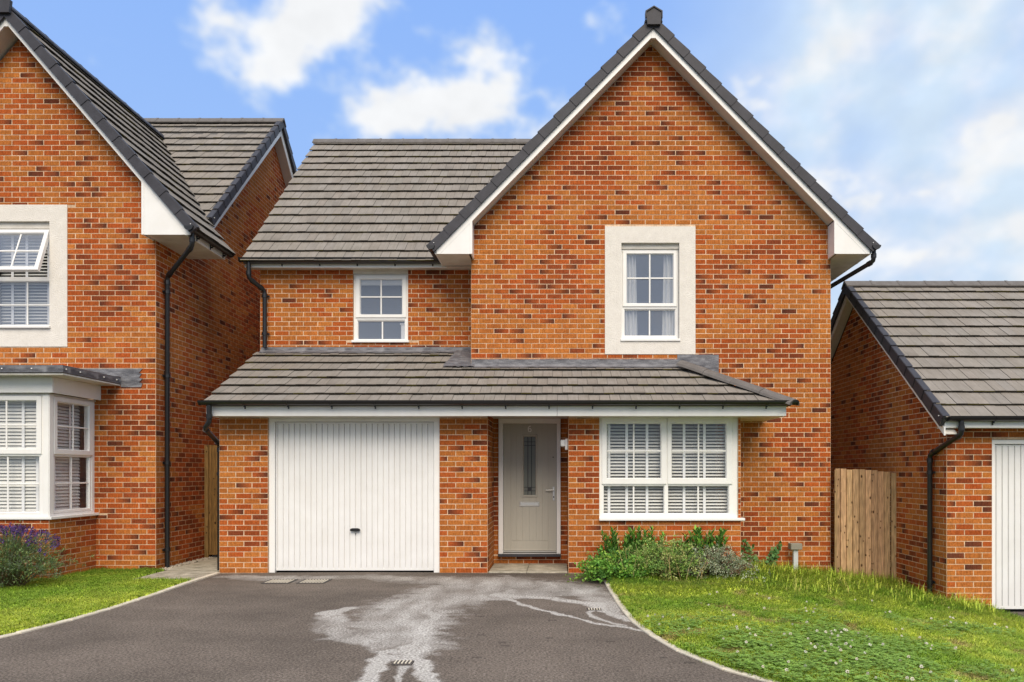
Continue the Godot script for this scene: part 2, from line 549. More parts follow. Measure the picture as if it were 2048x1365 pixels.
	var im := Image.create_from_data(w, h, false, Image.FORMAT_RGB8, out)
	for i in 16:       # oil drips
		var cx := rr.randf_range(-1.0, 1.2)
		var cy := rr.randf_range(5.0, 8.4)
		var rad := rr.randf_range(0.008, 0.02)
		for y in range(int((cy - rad - DRIVE.position.y) * PER_M), int((cy + rad - DRIVE.position.y) * PER_M) + 1):
			for x in range(int((cx - 2 * rad - DRIVE.position.x) * PER_M), int((cx + 2 * rad - DRIVE.position.x) * PER_M) + 1):
				if x >= 0 and y >= 0 and x < w and y < h:
					im.set_pixel(x, y, im.get_pixel(x, y) * 0.8)
	return ImageTexture.create_from_image(im)


# ---------------------------------------------------------------- sky

func sky_picture(exposure: float) -> ImageTexture:
	var w := 2048
	var h := 1024
	var puff := FastNoiseLite.new()
	puff.seed = 31
	puff.frequency = 1.0
	puff.fractal_octaves = 5
	puff.fractal_gain = 0.56
	var soft := FastNoiseLite.new()
	soft.seed = 45
	soft.frequency = 1.0
	soft.fractal_octaves = 3
	# banks of cloud: (azimuth, elevation, half width, half height in degrees, weight)
	var banks := [
		[-18.0, 27.3, 5.0, 3.2, 0.82], [-17.0, 30.0, 3.6, 2.2, 0.82], [-11.0, 24.6, 5.0, 2.4, 0.82], [-6.0, 24.3, 4.6, 3.0, 0.85], [-3.0, 22.6, 4.4, 2.6, 0.8], [-8.2, 28.2, 1.9, 1.1, 0.62],
		[-14.5, 23.0, 3.6, 1.6, 0.66], [-20.2, 23.4, 1.3, 1.0, 0.55], [-16.6, 22.0, 1.9, 0.7, 0.62], [-28.0, 25.3, 1.6, 0.8, 0.42], [-11.0, 21.6, 8.0, 1.2, 0.55],
		[21.5, 17.0, 6.0, 3.4, 0.62], [16.8, 20.0, 4.0, 2.6, 0.52], [27.0, 13.5, 7.0, 4.5, 0.75], [23.5, 26.0, 6.0, 2.6, 0.45], [18.0, 13.5, 4.0, 3.0, 0.55], [29.0, 20.0, 4.0, 3.0, 0.55], [14.0, 25.5, 2.4, 1.4, 0.4],
	]
	var data := PackedFloat32Array()
	data.resize(w * h * 3)
	var k := 1.0 / exposure
	for y in h:
		var el := PI / 2 - (y + 0.5) / h * PI
		if el < -0.02:
			for x in w:
				var i := (y * w + x) * 3
				data[i] = 0.30 * k
				data[i + 1] = 0.32 * k
				data[i + 2] = 0.34 * k
			continue
		var up := sin(el)
		var ce := cos(el)
		var high := clampf(rad_to_deg(el) / 36.0, 0, 1)
		var blue_r := lerpf(0.52, 0.255, pow(high, 0.6))
		var blue_g := lerpf(0.72, 0.46, pow(high, 0.6))
		var blue_b := lerpf(0.97, 0.955, high)
		for x in w:
			var az := wrapf((x + 0.5) / w * TAU, -PI, PI)
			var dir := Vector3(sin(az) * ce, up, -cos(az) * ce)
			var p := dir * 8.5
			p.y *= 1.5
			var cover := 1.0 * puff.get_noise_3dv(p) + 0.15 * soft.get_noise_3dv(dir * 2.2 + Vector3(7, 3, 1))
			var da := rad_to_deg(az)
			var de := rad_to_deg(el)
			var out_of_banks := smoothstep(34.0, 48.0, maxf(absf(da), de))
			if out_of_banks < 1.0:
				var b := 0.0
				for q in banks:
					var gx: float = (da - q[0]) / q[2]
					var gy: float = (de - q[1]) / q[3]
					var r2 := gx * gx + gy * gy
					if r2 < 5.0:
						b = maxf(b, q[4] * exp(-r2 * 0.6))
				cover += lerpf(b * 1.15 - 0.46, 0.06, out_of_banks)
			var veil := smoothstep(4.0, 24.0, da + 0.35 * (30.0 - de)) * (1.0 - out_of_banks) * 0.82 + out_of_banks * 0.62  # beyond the view the veil is added, to whiten the skylight
			var right := smoothstep(4.0, 14.0, da) * (1.0 - out_of_banks)
			var c := smoothstep(-0.22 - 0.1 * right, 0.50 + 0.1 * right, cover)
			var a := clampf(maxf(c, veil + 0.9 * (soft.get_noise_3dv(dir * 3.5) + 0.4 * puff.get_noise_3dv(dir * 7.0)) * veil), 0.0, 1.0)
			var sh := 0.97 + 0.09 * puff.get_noise_3dv(p * 1.7 + Vector3(3, 9, 2))
			var i := (y * w + x) * 3
			data[i] = lerpf(blue_r, lerpf(0.68, 0.95, c) * sh, a) * k
			data[i + 1] = lerpf(blue_g, lerpf(0.82, 0.965, c) * sh, a) * k
			data[i + 2] = lerpf(blue_b, lerpf(0.97, 0.985, c) * sh, a) * k
	var im := Image.create_from_data(w, h, false, Image.FORMAT_RGBF, data.to_byte_array())
	return ImageTexture.create_from_image(im)


# ---------------------------------------------------------------- bricks

var laid := {}          # house -> bricks waiting to be laid
var stretchers := []    # shared meshes of whole bricks, by colour class

func brick_colors(cls: int, r: RandomNumberGenerator) -> Array:
	var j := r.randf_range(0.9, 1.1)
	var buff := lin(0.755, 0.280, 0.068)
	var red := lin(0.64, 0.140, 0.034)
	var dark := lin(0.17, 0.060, 0.036)
	var a: Color
	var b: Color
	match cls:
		0:
			a = buff.lerp(red, r.randf() * 0.3)
			b = buff.lerp(red, r.randf() * 0.35)
		1:
			a = red.lerp(buff, r.randf() * 0.3)
			b = red.lerp(buff, r.randf() * 0.3)
		2:
			a = red.lerp(dark, 0.35 + r.randf() * 0.3)
			b = red.lerp(dark, 0.25 + r.randf() * 0.4)
		3:
			a = red.lerp(buff, r.randf() * 0.3)
			b = dark
			if r.randf() < 0.5:
				var s := a
				a = b
				b = s
		_:
			a = dark
			b = dark.lerp(red, 0.25)
	return [Color(a.r * j, a.g * j, a.b * j), Color(b.r * j, b.g * j, b.b * j)]


# one brick: an outline in the wall's plane, with worn (chamfered) arrises, standing a little proud of the mortar
func brick_shape(mb: MB, poly: PackedVector2Array, f: Transform3D, cols: Array, proud: float) -> void:
	var lo := INF
	var hi := -INF
	var mid := Vector2.ZERO
	for p in poly:
		lo = minf(lo, p.x)
		hi = maxf(hi, p.x)
		mid += p / poly.size()
	var wide := maxf(hi - lo, 0.001)
	var front := []
	var back := []
	var cc := []
	for p in poly:
		var q := p + (mid - p).limit_length(0.004)
		front.append(f * Vector3(q.x, q.y, proud))
		back.append(f * Vector3(p.x, p.y, -0.002))
		cc.append((cols[0] as Color).lerp(cols[1], (p.x - lo) / wide))
	var nz := f.basis.z
	for i in range(1, poly.size() - 1):
		mb.tri(front[0], front[i], front[i + 1], nz, cc[0], cc[i], cc[i + 1])
	var inside := f * Vector3(mid.x, mid.y, -0.05)
	for i in poly.size():
		var q := (i + 1) % poly.size()
		var e: Vector3 = front[q] - front[i]
		var nn: Vector3 = e.cross(back[i] - front[i]).normalized()
		if nn.dot(front[i] - inside) < 0.0:
			nn = -nn
		mb.tri(front[i], front[q], back[q], nn, cc[i], cc[q], cc[q])
		mb.tri(front[i], back[q], back[i], nn, cc[i], cc[q], cc[i])


# a wall: mortar backing as a part of the house, and its bricks queued to be laid. f: the wall's plane; clip: its outline; holes: openings
func wall(house: Node3D, called: String, f: Transform3D, clip: PackedVector2Array, holes: Array, bricked := true, thick := 0.2, limit := Rect2()) -> MeshInstance3D:
	var mb := MB.new()
	var lo := Vector2(INF, INF)
	var hi := Vector2(-INF, -INF)
	for p in clip:
		lo = lo.min(p)
		hi = hi.max(p)
	var cuts := [lo.y, hi.y]
	for h in holes:
		for y in [h.position.y, h.end.y]:
			if y > lo.y and y < hi.y:
				cuts.append(y)
	cuts.sort()
	for i in cuts.size() - 1:
		if cuts[i + 1] - cuts[i] < 1e-4:
			continue
		var my: float = (cuts[i] + cuts[i + 1]) * 0.5
		for span in spans(lo.x, hi.x, holes, my):
			for poly in Geometry2D.intersect_polygons(outline(rect(span.x, cuts[i], span.y, cuts[i + 1])), clip):
				mb.prism(poly, -thick, 0.0, f)
	var w := obj(called, mb, M.mortar, house)
	if not bricked:
		return w
	var queue: Array = laid.get_or_add(house, [])
	var y := floorf(lo.y / COURSE) * COURSE
	while y < hi.y:
		var bottom := maxf(y + 0.0047, lo.y)
		var top := minf(y + COURSE - 0.0047, hi.y)
		var cut := []
		var part := []
		for h in holes:
			var over: float = minf(top, h.end.y) - maxf(bottom, h.position.y)
			if over > 0.6 * (top - bottom):
				cut.append(h)
			elif over > 0.0:
				part.append(h)
		var start := lo.x + (BRICK * 0.5 if (roundi(y / COURSE) & 1) else 0.0)
		for seg in spans(lo.x, hi.x, cut, (bottom + top) * 0.5):
			if seg.y - seg.x < 0.012 or top - bottom < 0.012:
				continue
			var joints := [seg.x]
			var x := start + ceilf((seg.x - start) / BRICK) * BRICK
			while x < seg.y - 0.05:
				if x > seg.x + 0.05:
					joints.append(x)
				x += BRICK
			joints.append(seg.y)
			for q in joints.size() - 1:
				var l: float = joints[q] + (0.0047 if q > 0 else 0.0)
				var r: float = joints[q + 1] - (0.0047 if q < joints.size() - 2 else 0.0)
				queue_brick(queue, w, f, clip, lo, hi, l, r, bottom, top, part, limit)
		y += COURSE
	return w


func queue_brick(queue: Array, w: Node3D, f: Transform3D, clip: PackedVector2Array, lo: Vector2, hi: Vector2, l: float, r: float, low: float, high: float, part: Array, limit: Rect2) -> void:
	var bottom := low
	var top := high
	for h in part:
		if h.end.x > l and h.position.x < r:
			if h.position.y > bottom:
				top = h.position.y
			else:
				bottom = h.end.y
	if top - bottom < 0.01 or (limit.size.x > 0.0 and limit.has_point(Vector2((l + r) * 0.5, (bottom + top) * 0.5))):
		return
	var poly := outline(rect(l, bottom, r, top))
	var all_in := true
	if clip.size() > 4:
		for p in poly:
			if not Geometry2D.is_point_in_polygon(p.move_toward((lo + hi) * 0.5, 0.0005), clip):
				all_in = false
	var whole: bool = all_in and absf(r - l - (BRICK - 0.0094)) < 0.001 and top - bottom > COURSE - 0.0125
	var polys := [poly] if all_in else Geometry2D.intersect_polygons(poly, clip)
	for q in polys:
		if q.size() < 3:
			continue
		var mid := f * Vector3((l + r) * 0.5, (bottom + top) * 0.5, 0)
		var t := tone.get_noise_3dv(mid) * 1.35 + rng.randf_range(-0.5, 0.5)
		var cls := 0 if t > -0.05 else 1 if t > -0.66 else 2
		var u := rng.randf()
		if u < 0.105:
			cls = 3
		elif u < 0.118:
			cls = 4
		var away := mid - EYE
		queue.append([whole, (absf(f.basis.z.dot(away.normalized()))) / away.length(), w, q, f, cls, rng.randf_range(0.0018, 0.0036)])


func spans(a: float, b: float, holes: Array, y: float) -> Array:
	var out := [Vector2(a, b)]
	for h in holes:
		if y <= h.position.y or y >= h.end.y:
			continue
		var next := []
		for s in out:
			if h.end.x <= s.x or h.position.x >= s.y:
				next.append(s)
				continue
			if h.position.x > s.x:
				next.append(Vector2(s.x, h.position.x))
			if h.end.x < s.y:
				next.append(Vector2(h.end.x, s.y))
		out = next
	return out


const BRICK_KINDS := 8

func lay_bricks(house: Node3D) -> void:
	if stretchers.is_empty():
		for cls in 5:
			var kinds := []
			for k in BRICK_KINDS:
				var mb := MB.new()
				brick_shape(mb, outline(rect(0, 0, BRICK - 0.0094, COURSE - 0.0094)), Transform3D.IDENTITY, brick_colors(cls, rng), 0.0)
				kinds.append(mb.mesh())
			stretchers.append(kinds)
	var queue: Array = laid[house]
	queue.sort_custom(func(a, b): return a[1] > b[1])
	var left := 300
	var rest := MB.new()
	for b in queue:
		if b[0] and left > 0:
			left -= 1
			var o := MeshInstance3D.new()
			o.mesh = stretchers[b[5]][rng.randi() % BRICK_KINDS]
			o.material_override = M.brick
			var lo := Vector2(INF, INF)
			for p in b[3]:
				lo = lo.min(p)
			o.transform = Transform3D(b[4].basis, b[4] * Vector3(lo.x, lo.y, b[6]))
			hang(o, "brick", b[2])
		else:
			brick_shape(rest, b[3], b[4], brick_colors(b[5], rng), b[6])
	obj("brickwork", rest, M.brick, house, "stuff")


# ---------------------------------------------------------------- roof tiles

var tiled := {}
var tile_kinds := []
const TILE_W := 0.1435
const GAUGE := 0.331

func tile_shape(mb: MB, poly: PackedVector2Array, f: Transform3D, s0: float, col: Color, smear: Color, off: Vector2) -> void:
	var top := []
	var low := []
	var cc := []
	var uv := []
	var mid := Vector2.ZERO
	for p in poly:
		mid += p / poly.size()
	for p in poly:
		var k := (p.y - s0) / GAUGE
		var h := 0.045 - 0.033 * k
		top.append(f * Vector3(p.x, p.y, h))
		low.append(f * Vector3(p.x, p.y, h - 0.018))
		cc.append(col if k > 0.5 else smear)
		uv.append((p + off) * Vector2(1.4, 0.9))
	var e1: Vector3 = f.basis * Vector3(0, 1, -0.033 / GAUGE)
	var nn: Vector3 = f.basis.x.cross(e1).normalized()
	for i in range(1, poly.size() - 1):
		mb.tri(top[0], top[i], top[i + 1], nn, cc[0], cc[i], cc[i + 1], uv[0], uv[i], uv[i + 1])
	var edge := Color(0.066, 0.058, 0.044) if rng.randf() < 0.8 else Color(0.12, 0.105, 0.035)  # butt faces' brown is darkened to paint in the shadow line; some are mossy
	for i in poly.size():
		var q := (i + 1) % poly.size()
		var d := poly[q] - poly[i]
		if minf(poly[i].y, poly[q].y) > s0 + GAUGE * 0.98:
			continue
		var o := Vector2(d.y, -d.x).normalized()
		if o.dot(poly[i] - mid) < 0.0:
			o = -o
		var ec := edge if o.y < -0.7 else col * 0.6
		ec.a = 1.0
		var n3 := (f.basis * Vector3(o.x, o.y, 0)).normalized()
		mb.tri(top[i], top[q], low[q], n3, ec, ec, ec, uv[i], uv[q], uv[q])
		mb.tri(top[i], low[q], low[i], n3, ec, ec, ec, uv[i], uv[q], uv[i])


func tile_tint(r: RandomNumberGenerator) -> Array:
	var j := r.randf_range(0.955, 1.045)
	var base := lin(0.335, 0.302, 0.270).lerp(lin(0.33, 0.307, 0.283), r.randf())
	var c := Color(base.r * j, base.g * j, base.b * j)
	var k := r.randf_range(0.96, 1.03) if r.randf() < 0.9 else r.randf_range(0.76, 0.93)
	var s := Color(c.r * k, c.g * k * 0.995, c.b * k * 0.98)
	return [c, s]


# a slope: f has x along the eaves, y up the slope, z out of it; region is the outline in that plane
func tiles(house: Node3D, roof: Node3D, f: Transform3D, region: PackedVector2Array, shift := 0.0) -> void:
	var queue: Array = tiled.get_or_add(house, [])
	var lo := Vector2(INF, INF)
	var hi := Vector2(-INF, -INF)
	for p in region:
		lo = lo.min(p)
		hi = hi.max(p)
	var row := 0
	var s := lo.y
	while s < hi.y - 0.02:
		var x := lo.x + shift - (TILE_W * 0.5 if row & 1 else 0.0) - TILE_W
		while x < hi.x:
			var box := outline(rect(x + 0.0021, s, x + TILE_W - 0.0021, s + GAUGE + 0.035))
			x += TILE_W
			var all_in := true
			for p in box:
				if not Geometry2D.is_point_in_polygon(p, region):
					all_in = false
			var polys := [box] if all_in else Geometry2D.intersect_polygons(box, region)
			for q in polys:
				if q.size() < 3:
					continue
				var mid := f * ((Vector3(box[0].x, box[0].y, 0) + Vector3(box[2].x, box[2].y, 0)) * 0.5)
				var away := mid - EYE
				queue.append([all_in, absf(f.basis.z.dot(away.normalized())) / away.length_squared(), roof, q, f, s])
		s += GAUGE
		row += 1


func lay_tiles(house: Node3D) -> void:
	if tile_kinds.is_empty():
		for k in 24:
			var mb := MB.new()
			var t := tile_tint(rng)
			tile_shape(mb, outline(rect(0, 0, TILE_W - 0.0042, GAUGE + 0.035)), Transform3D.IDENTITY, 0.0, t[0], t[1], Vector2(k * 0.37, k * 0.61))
			tile_kinds.append(mb.mesh())
	var queue: Array = tiled[house]
	queue.sort_custom(func(a, b): return a[1] > b[1])
	var left := 300
	var rest := MB.new()
	for b in queue:
		var up := rng.randf_range(-0.002, 0.0047)
		if b[0] and left > 0:
			left -= 1
			var o := MeshInstance3D.new()
			o.mesh = tile_kinds[rng.randi() % 24]
			o.material_override = M.tile
			o.transform = Transform3D(b[4].basis, b[4] * Vector3(b[3][0].x, b[5], up))
			hang(o, "roof_tile", b[2])
		else:
			var t := tile_tint(rng)
			var g: Transform3D = b[4]
			g.origin += g.basis.z * up
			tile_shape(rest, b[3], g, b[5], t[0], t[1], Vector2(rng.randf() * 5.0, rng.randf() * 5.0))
	obj("tiling", rest, M.tile, house, "stuff")


# ---------------------------------------------------------------- trim

# black gutter: a half-round channel from a to b, open upwards
func gutter(house: Node3D, a: Vector3, b: Vector3, stops := true) -> MeshInstance3D:
	var mb := MB.new()
	var dir := (b - a).normalized()
	var side := dir.cross(Vector3.UP).normalized()
	var f := Transform3D(Basis(side, Vector3.UP, side.cross(Vector3.UP)), a)
	var poly := PackedVector2Array()
	for i in 11:
		var an := PI + PI * i / 10.0
		poly.append(Vector2(cos(an) * 0.058, sin(an) * 0.058))
	poly.append(Vector2(0.062, 0.004))
	poly.append(Vector2(0.054, 0.004))
	for i in 11:
		var an := TAU - PI * i / 10.0
		poly.append(Vector2(cos(an) * 0.052, sin(an) * 0.052))
	poly.append(Vector2(-0.054, 0.004))
	poly.append(Vector2(-0.062, 0.004))
	var l := (b - a).dot(f.basis.z)
	mb.prism(poly, 0.0, l, f)
	if stops:
		var end := PackedVector2Array()
		for i in 13:
			var an := PI + PI * i / 12.0
			end.append(Vector2(cos(an) * 0.063, sin(an) * 0.063))
		var s := signf(l)
		mb.prism(end, -0.006 * s, 0.012 * s, f)
		mb.prism(end, l - 0.012 * s, l + 0.006 * s, f)
	return obj("gutter", mb, M.black_plastic, house)


func bracket(g: Node3D, at: Vector3, out: Vector3) -> void:
	var mb := MB.new()
	var side := out.cross(Vector3.UP).normalized()
	var f := Transform3D(Basis(side, Vector3.UP, out), at)
	var poly := PackedVector2Array()
	var fz := Transform3D(Basis(out, Vector3.UP, -side), at)
	for i in 9:
		var an := PI + PI * i / 8.0
		poly.append(Vector2(cos(an) * 0.066, sin(an) * 0.066 + 0.002))
	for i in 9:
		var an := TAU - PI * i / 8.0
		poly.append(Vector2(cos(an) * 0.060, sin(an) * 0.060 + 0.002))
	mb.prism(poly, -0.011, 0.011, fz)
	mb.box(Vector3(-0.009, -0.105, -0.066), Vector3(0.009, -0.02, -0.052), 0.002, f)
	mb.box(Vector3(-0.010, -0.082, -0.053), Vector3(0.010, -0.06, -0.02), 0.002, f)
	hang_mesh(mb, "bracket", M.black_plastic, g)


func hang_mesh(mb: MB, called: String, m: Material, parent: Node3D) -> MeshInstance3D:
	return obj(called, mb, m, parent)


func downpipe(house: Node3D, path: Array, collars: Array, wall_dir: Vector3) -> void:
	var mb := MB.new()
	var pts := []
	for i in path.size():        # round the elbows a little
		if i == 0 or i == path.size() - 1:
			pts.append(path[i])
			continue
		var a: Vector3 = path[i] + (path[i - 1] - path[i]).limit_length(0.05)
		var b: Vector3 = path[i] + (path[i + 1] - path[i]).limit_length(0.05)
		pts.append(a)
		pts.append(a.lerp(path[i], 0.5).lerp(path[i].lerp(b, 0.5), 0.5))
		pts.append(b)
	mb.tube(pts, 0.034, 12)
	var p := obj("downpipe", mb, M.black_plastic, house)
	for i in range(1, path.size() - 1):
		var e := MB.new()
		for j in [-1, 1]:
			var d: Vector3 = (path[i + j] - path[i])
			if d.length() > 0.12:
				var n := d.normalized()
				e.tube([path[i] + n * 0.05, path[i] + n * 0.11], 0.041, 12)
		obj("elbow_socket", e, M.black_plastic, p)
	for c in collars:
		var e := MB.new()
		e.tube([c + Vector3(0, -0.025, 0), c + Vector3(0, 0.025, 0)], 0.043, 12)
		var side := wall_dir.cross(Vector3.UP).normalized()
		var f := Transform3D(Basis(side, Vector3.UP, wall_dir), c)
		e.box(Vector3(-0.065, -0.015, 0.03), Vector3(0.065, 0.015, 0.042), 0.003, f)
		e.box(Vector3(-0.02, -0.012, 0.02), Vector3(0.02, 0.012, 0.062), 0.003, f)
		obj("pipe_clip", e, M.black_plastic, p)


# dry-verge caps up a gable edge: a to b is the top line of the roof edge, out is where the gable faces
func verge(roof: Node3D, a: Vector3, b: Vector3, out: Vector3, deep := 0.135) -> void:
	var along := (b - a).normalized()
	var nrm := along.cross(out).normalized()
	if nrm.y < 0.0:
		nrm = -nrm
	var n := int(round((b - a).length() / GAUGE))
	var step := (b - a).length() / n
	for i in n:
		var mb := MB.new()
		var f := Transform3D(Basis(along, nrm, along.cross(nrm)), a + along * step * i)
		var fwd := signf(f.basis.z.dot(out))
		# the cap tapers: its lower end stands proud of the one below
		var k0 := 0.009
		var k1 := -0.009
		var l := step + 0.02
		var pts := []
		for s in [0.0, l]:
			var k := k0 if s == 0.0 else k1
			pts.append([Vector3(s, 0.046 + k, -0.07 * fwd), Vector3(s, 0.046 + k, (0.012 + k * 0.5) * fwd), Vector3(s, 0.038 + k, (0.020 + k * 0.5) * fwd), Vector3(s, 0.052 - deep - 0.008 + k * 0.2, (0.020 + k * 0.5) * fwd), Vector3(s, 0.052 - deep - 0.008 + k * 0.2, -0.01 * fwd)])
		var inside := f * Vector3(l * 0.5, -0.05, -0.05 * fwd)
		for q in 4:
			mb.quad_auto(f * pts[0][q], f * pts[1][q], f * pts[1][q + 1], f * pts[0][q + 1], inside)
		mb.quad(f * pts[0][0], f * pts[0][1], f * pts[0][1], f * pts[0][0], -along)
		var w := Vector3(0, 0, -0.012 * fwd)
		for e in 2:
			mb.quad(f * pts[e][1], f * pts[e][3], f * pts[e][4], f * (pts[e][0] + Vector3(0, -0.01, 0)), -along if e == 0 else along)
		obj("verge_cap", mb, M.slate_plastic, roof)
		if i == 0:
			var s := MB.new()
			var c := f * Vector3(0.09, 0.0, 0.028 * fwd)
			s.box(c - Vector3.ONE * 0.006, c + Vector3.ONE * 0.006, 0.002)
			obj("fixing_screw", s, M.white_plastic, roof)


func ridge(roof: Node3D, a: Vector3, b: Vector3, slope: float, wide := 0.125, m: Material = null) -> void:
	var along := (b - a).normalized()
	var side := along.cross(Vector3.UP).normalized()
	var upn := side.cross(along).normalized()
	var n := maxi(1, int(round((b - a).length() / 0.45)))
	var step := (b - a).length() / n
	for i in n:
		var mb := MB.new()
		var lift := rng.randf_range(0.0, 0.004)
		var f := Transform3D(Basis(side, upn, -along), a + along * (step * i) + upn * lift)
		var t := 0.022
		var d := wide * slope
		var poly := PackedVector2Array([Vector2(-wide, -d), Vector2(-wide * 0.22, -0.018), Vector2(0, 0.0), Vector2(wide * 0.22, -0.018), Vector2(wide, -d), Vector2(wide + 0.004, -d + t), Vector2(wide * 0.25, t), Vector2(0, t + 0.016), Vector2(-wide * 0.25, t), Vector2(-wide - 0.004, -d + t)])
		poly.reverse()
		mb.prism(poly, 0.003, -step + 0.004, f)
		# the raised rim at one end of each ridge tile
		var rim := PackedVector2Array()
		for p in poly:
			rim.append(p * 1.0 + Vector2(0, 0.007))
		mb.prism(rim, -step + 0.03, -step - 0.01, f)
		obj("ridge_tile", mb, m if m else M.ridge, roof)


# a run of dressed lead along a wall: from x0 to x1, wall plane at depth d, its foot lying on a slope of the given pitch
func flashing(house: Node3D, x0: float, x1: float, d: float, foot: float, up: float, apron: float, pitch: float) -> void:
	var mb := MB.new()
	var n := maxi(4, int((x1 - x0) / 0.05))
	var rows := [Vector2(up, 0.012), Vector2(up * 0.55, 0.014), Vector2(0.02, 0.018), Vector2(-0.008, 0.05), Vector2(-apron * 0.5 * pitch, apron * 0.5), Vector2(-apron * pitch, apron)]
	var grid := []
	for i in n + 1:
		var x := lerpf(x0, x1, float(i) / n)
		var col := []
		for k in rows.size():
			var w := fine.get_noise_3d(x * 9.0, k * 3.0, d) * 0.010
			var lip := fine.get_noise_2d(x * 6.0, 50.0) * 0.014 if k == rows.size() - 1 else 0.0
			col.append(V(x, foot + rows[k].x + (0.058 if k > 2 else 0.0) + w * (1.0 if k > 2 else 0.1) - lip * pitch, d - rows[k].y - absf(w) * 0.6 - lip))
		grid.append(col)
	for i in n:
		for k in rows.size() - 1:
			mb.quad_auto(grid[i][k], grid[i + 1][k], grid[i + 1][k + 1], grid[i][k + 1], V((x0 + x1) * 0.5, foot - 1.0, d + 1.0))
	obj("flashing", mb, M.lead, house)


# ---------------------------------------------------------------- windows

# lights: [sash rect, glass rect, upright bars, level bars, opening sash?]; all in the plane f
func window(house: Node3D, f: Transform3D, outer: Rect2, lights: Array, sill: Vector2, set_back := 0.0, sill_out := 0.05) -> Node3D:
	var g := f
	g.origin -= f.basis.z * set_back
	var w := Node3D.new()
	w.position = f * Vector3(outer.get_center().x, outer.position.y, 0)
	hang(w, "window", house)
	var fr := MB.new()
	# the fixed frame: four rails round the whole, and the rails between the lights
	var holes := []
	for l in lights:
		holes.append(l[0])
	var ys := [outer.position.y, outer.end.y]
	for h in holes:
		ys.append(h.position.y)
		ys.append(h.end.y)
	ys.sort()
	for i in ys.size() - 1:
		if ys[i + 1] - ys[i] < 0.002:
			continue
		for s in spans(outer.position.x, outer.end.x, holes, (ys[i] + ys[i + 1]) * 0.5):
			fr.box(Vector3(s.x, ys[i], -0.06), Vector3(s.y, ys[i + 1], 0.0), 0.0, g)
	obj("frame", fr, M.white_plastic, w)
	for l in lights:
		var sash := MB.new()
		var proud := 0.018 if l[4] else -0.008
		sash.ring(l[0].grow(0.008 if l[4] else -0.002), l[1], proud, proud - 0.022, -0.055, 0.012, g)
		obj("sash", sash, M.white_plastic, w)
		glaze(w, g, l, proud)
	if sill.y > sill.x:
		var s := MB.new()
		s.box(Vector3(sill.x, outer.position.y - 0.035, -0.06 - set_back), Vector3(sill.y, outer.position.y + 0.004, sill_out), 0.006, f)
		obj("sill", s, M.white_plastic, w)
	return w


func glaze(w: Node3D, g: Transform3D, l: Array, proud: float) -> void:
	var r: Rect2 = l[1]
	var p := MB.new()
	var h := proud - 0.024
	p.quad(g * Vector3(r.position.x, r.position.y, h), g * Vector3(r.end.x, r.position.y, h), g * Vector3(r.end.x, r.end.y, h), g * Vector3(r.position.x, r.end.y, h), g.basis.z)
	obj("pane", p, M.sky_haze_glass if (g.origin.y + r.get_center().y) > 3.0 else M.glass, w)
	for x in l[2]:
		var b := MB.new()
		b.box(Vector3(x - 0.0115, r.position.y, h + 0.001), Vector3(x + 0.0115, r.end.y, h + 0.013), 0.004, g)
		obj("glazing_bar", b, M.white_plastic, w)
	var xs := [r.position.x]
	for x in l[2]:
		xs.append(x - 0.0115)
		xs.append(x + 0.0115)
	xs.append(r.end.x)
	for y in l[3]:
		for i in range(0, xs.size(), 2):
			var b := MB.new()
			b.box(Vector3(xs[i], y - 0.0115, h + 0.001), Vector3(xs[i + 1], y + 0.0115, h + 0.012), 0.004, g)
			obj("glazing_bar", b, M.white_plastic, w)


# the room behind a window: four walls, floor and ceiling, open to the window
func room(house: Node3D, f: Transform3D, r: Rect2, near: float, far: float) -> void:
	var mb := MB.new()
	var c := f * Vector3(r.get_center().x, r.get_center().y, -(near + far) * 0.5)
	var q := [r.position, Vector2(r.end.x, r.position.y), r.end, Vector2(r.position.x, r.end.y)]
	for i in 4:
		var a: Vector2 = q[i]
		var b: Vector2 = q[(i + 1) % 4]
		var pa := f * Vector3(a.x, a.y, -near)
		var nn := (c - f * Vector3((a.x + b.x) * 0.5, (a.y + b.y) * 0.5, -(near + far) * 0.5)).normalized()
		mb.quad(pa, f * Vector3(b.x, b.y, -near), f * Vector3(b.x, b.y, -far), f * Vector3(a.x, a.y, -far), nn)
	mb.quad(f * Vector3(q[0].x, q[0].y, -far), f * Vector3(q[1].x, q[1].y, -far), f * Vector3(q[2].x, q[2].y, -far), f * Vector3(q[3].x, q[3].y, -far), f.basis.z)
	obj("room", mb, M.room, house)


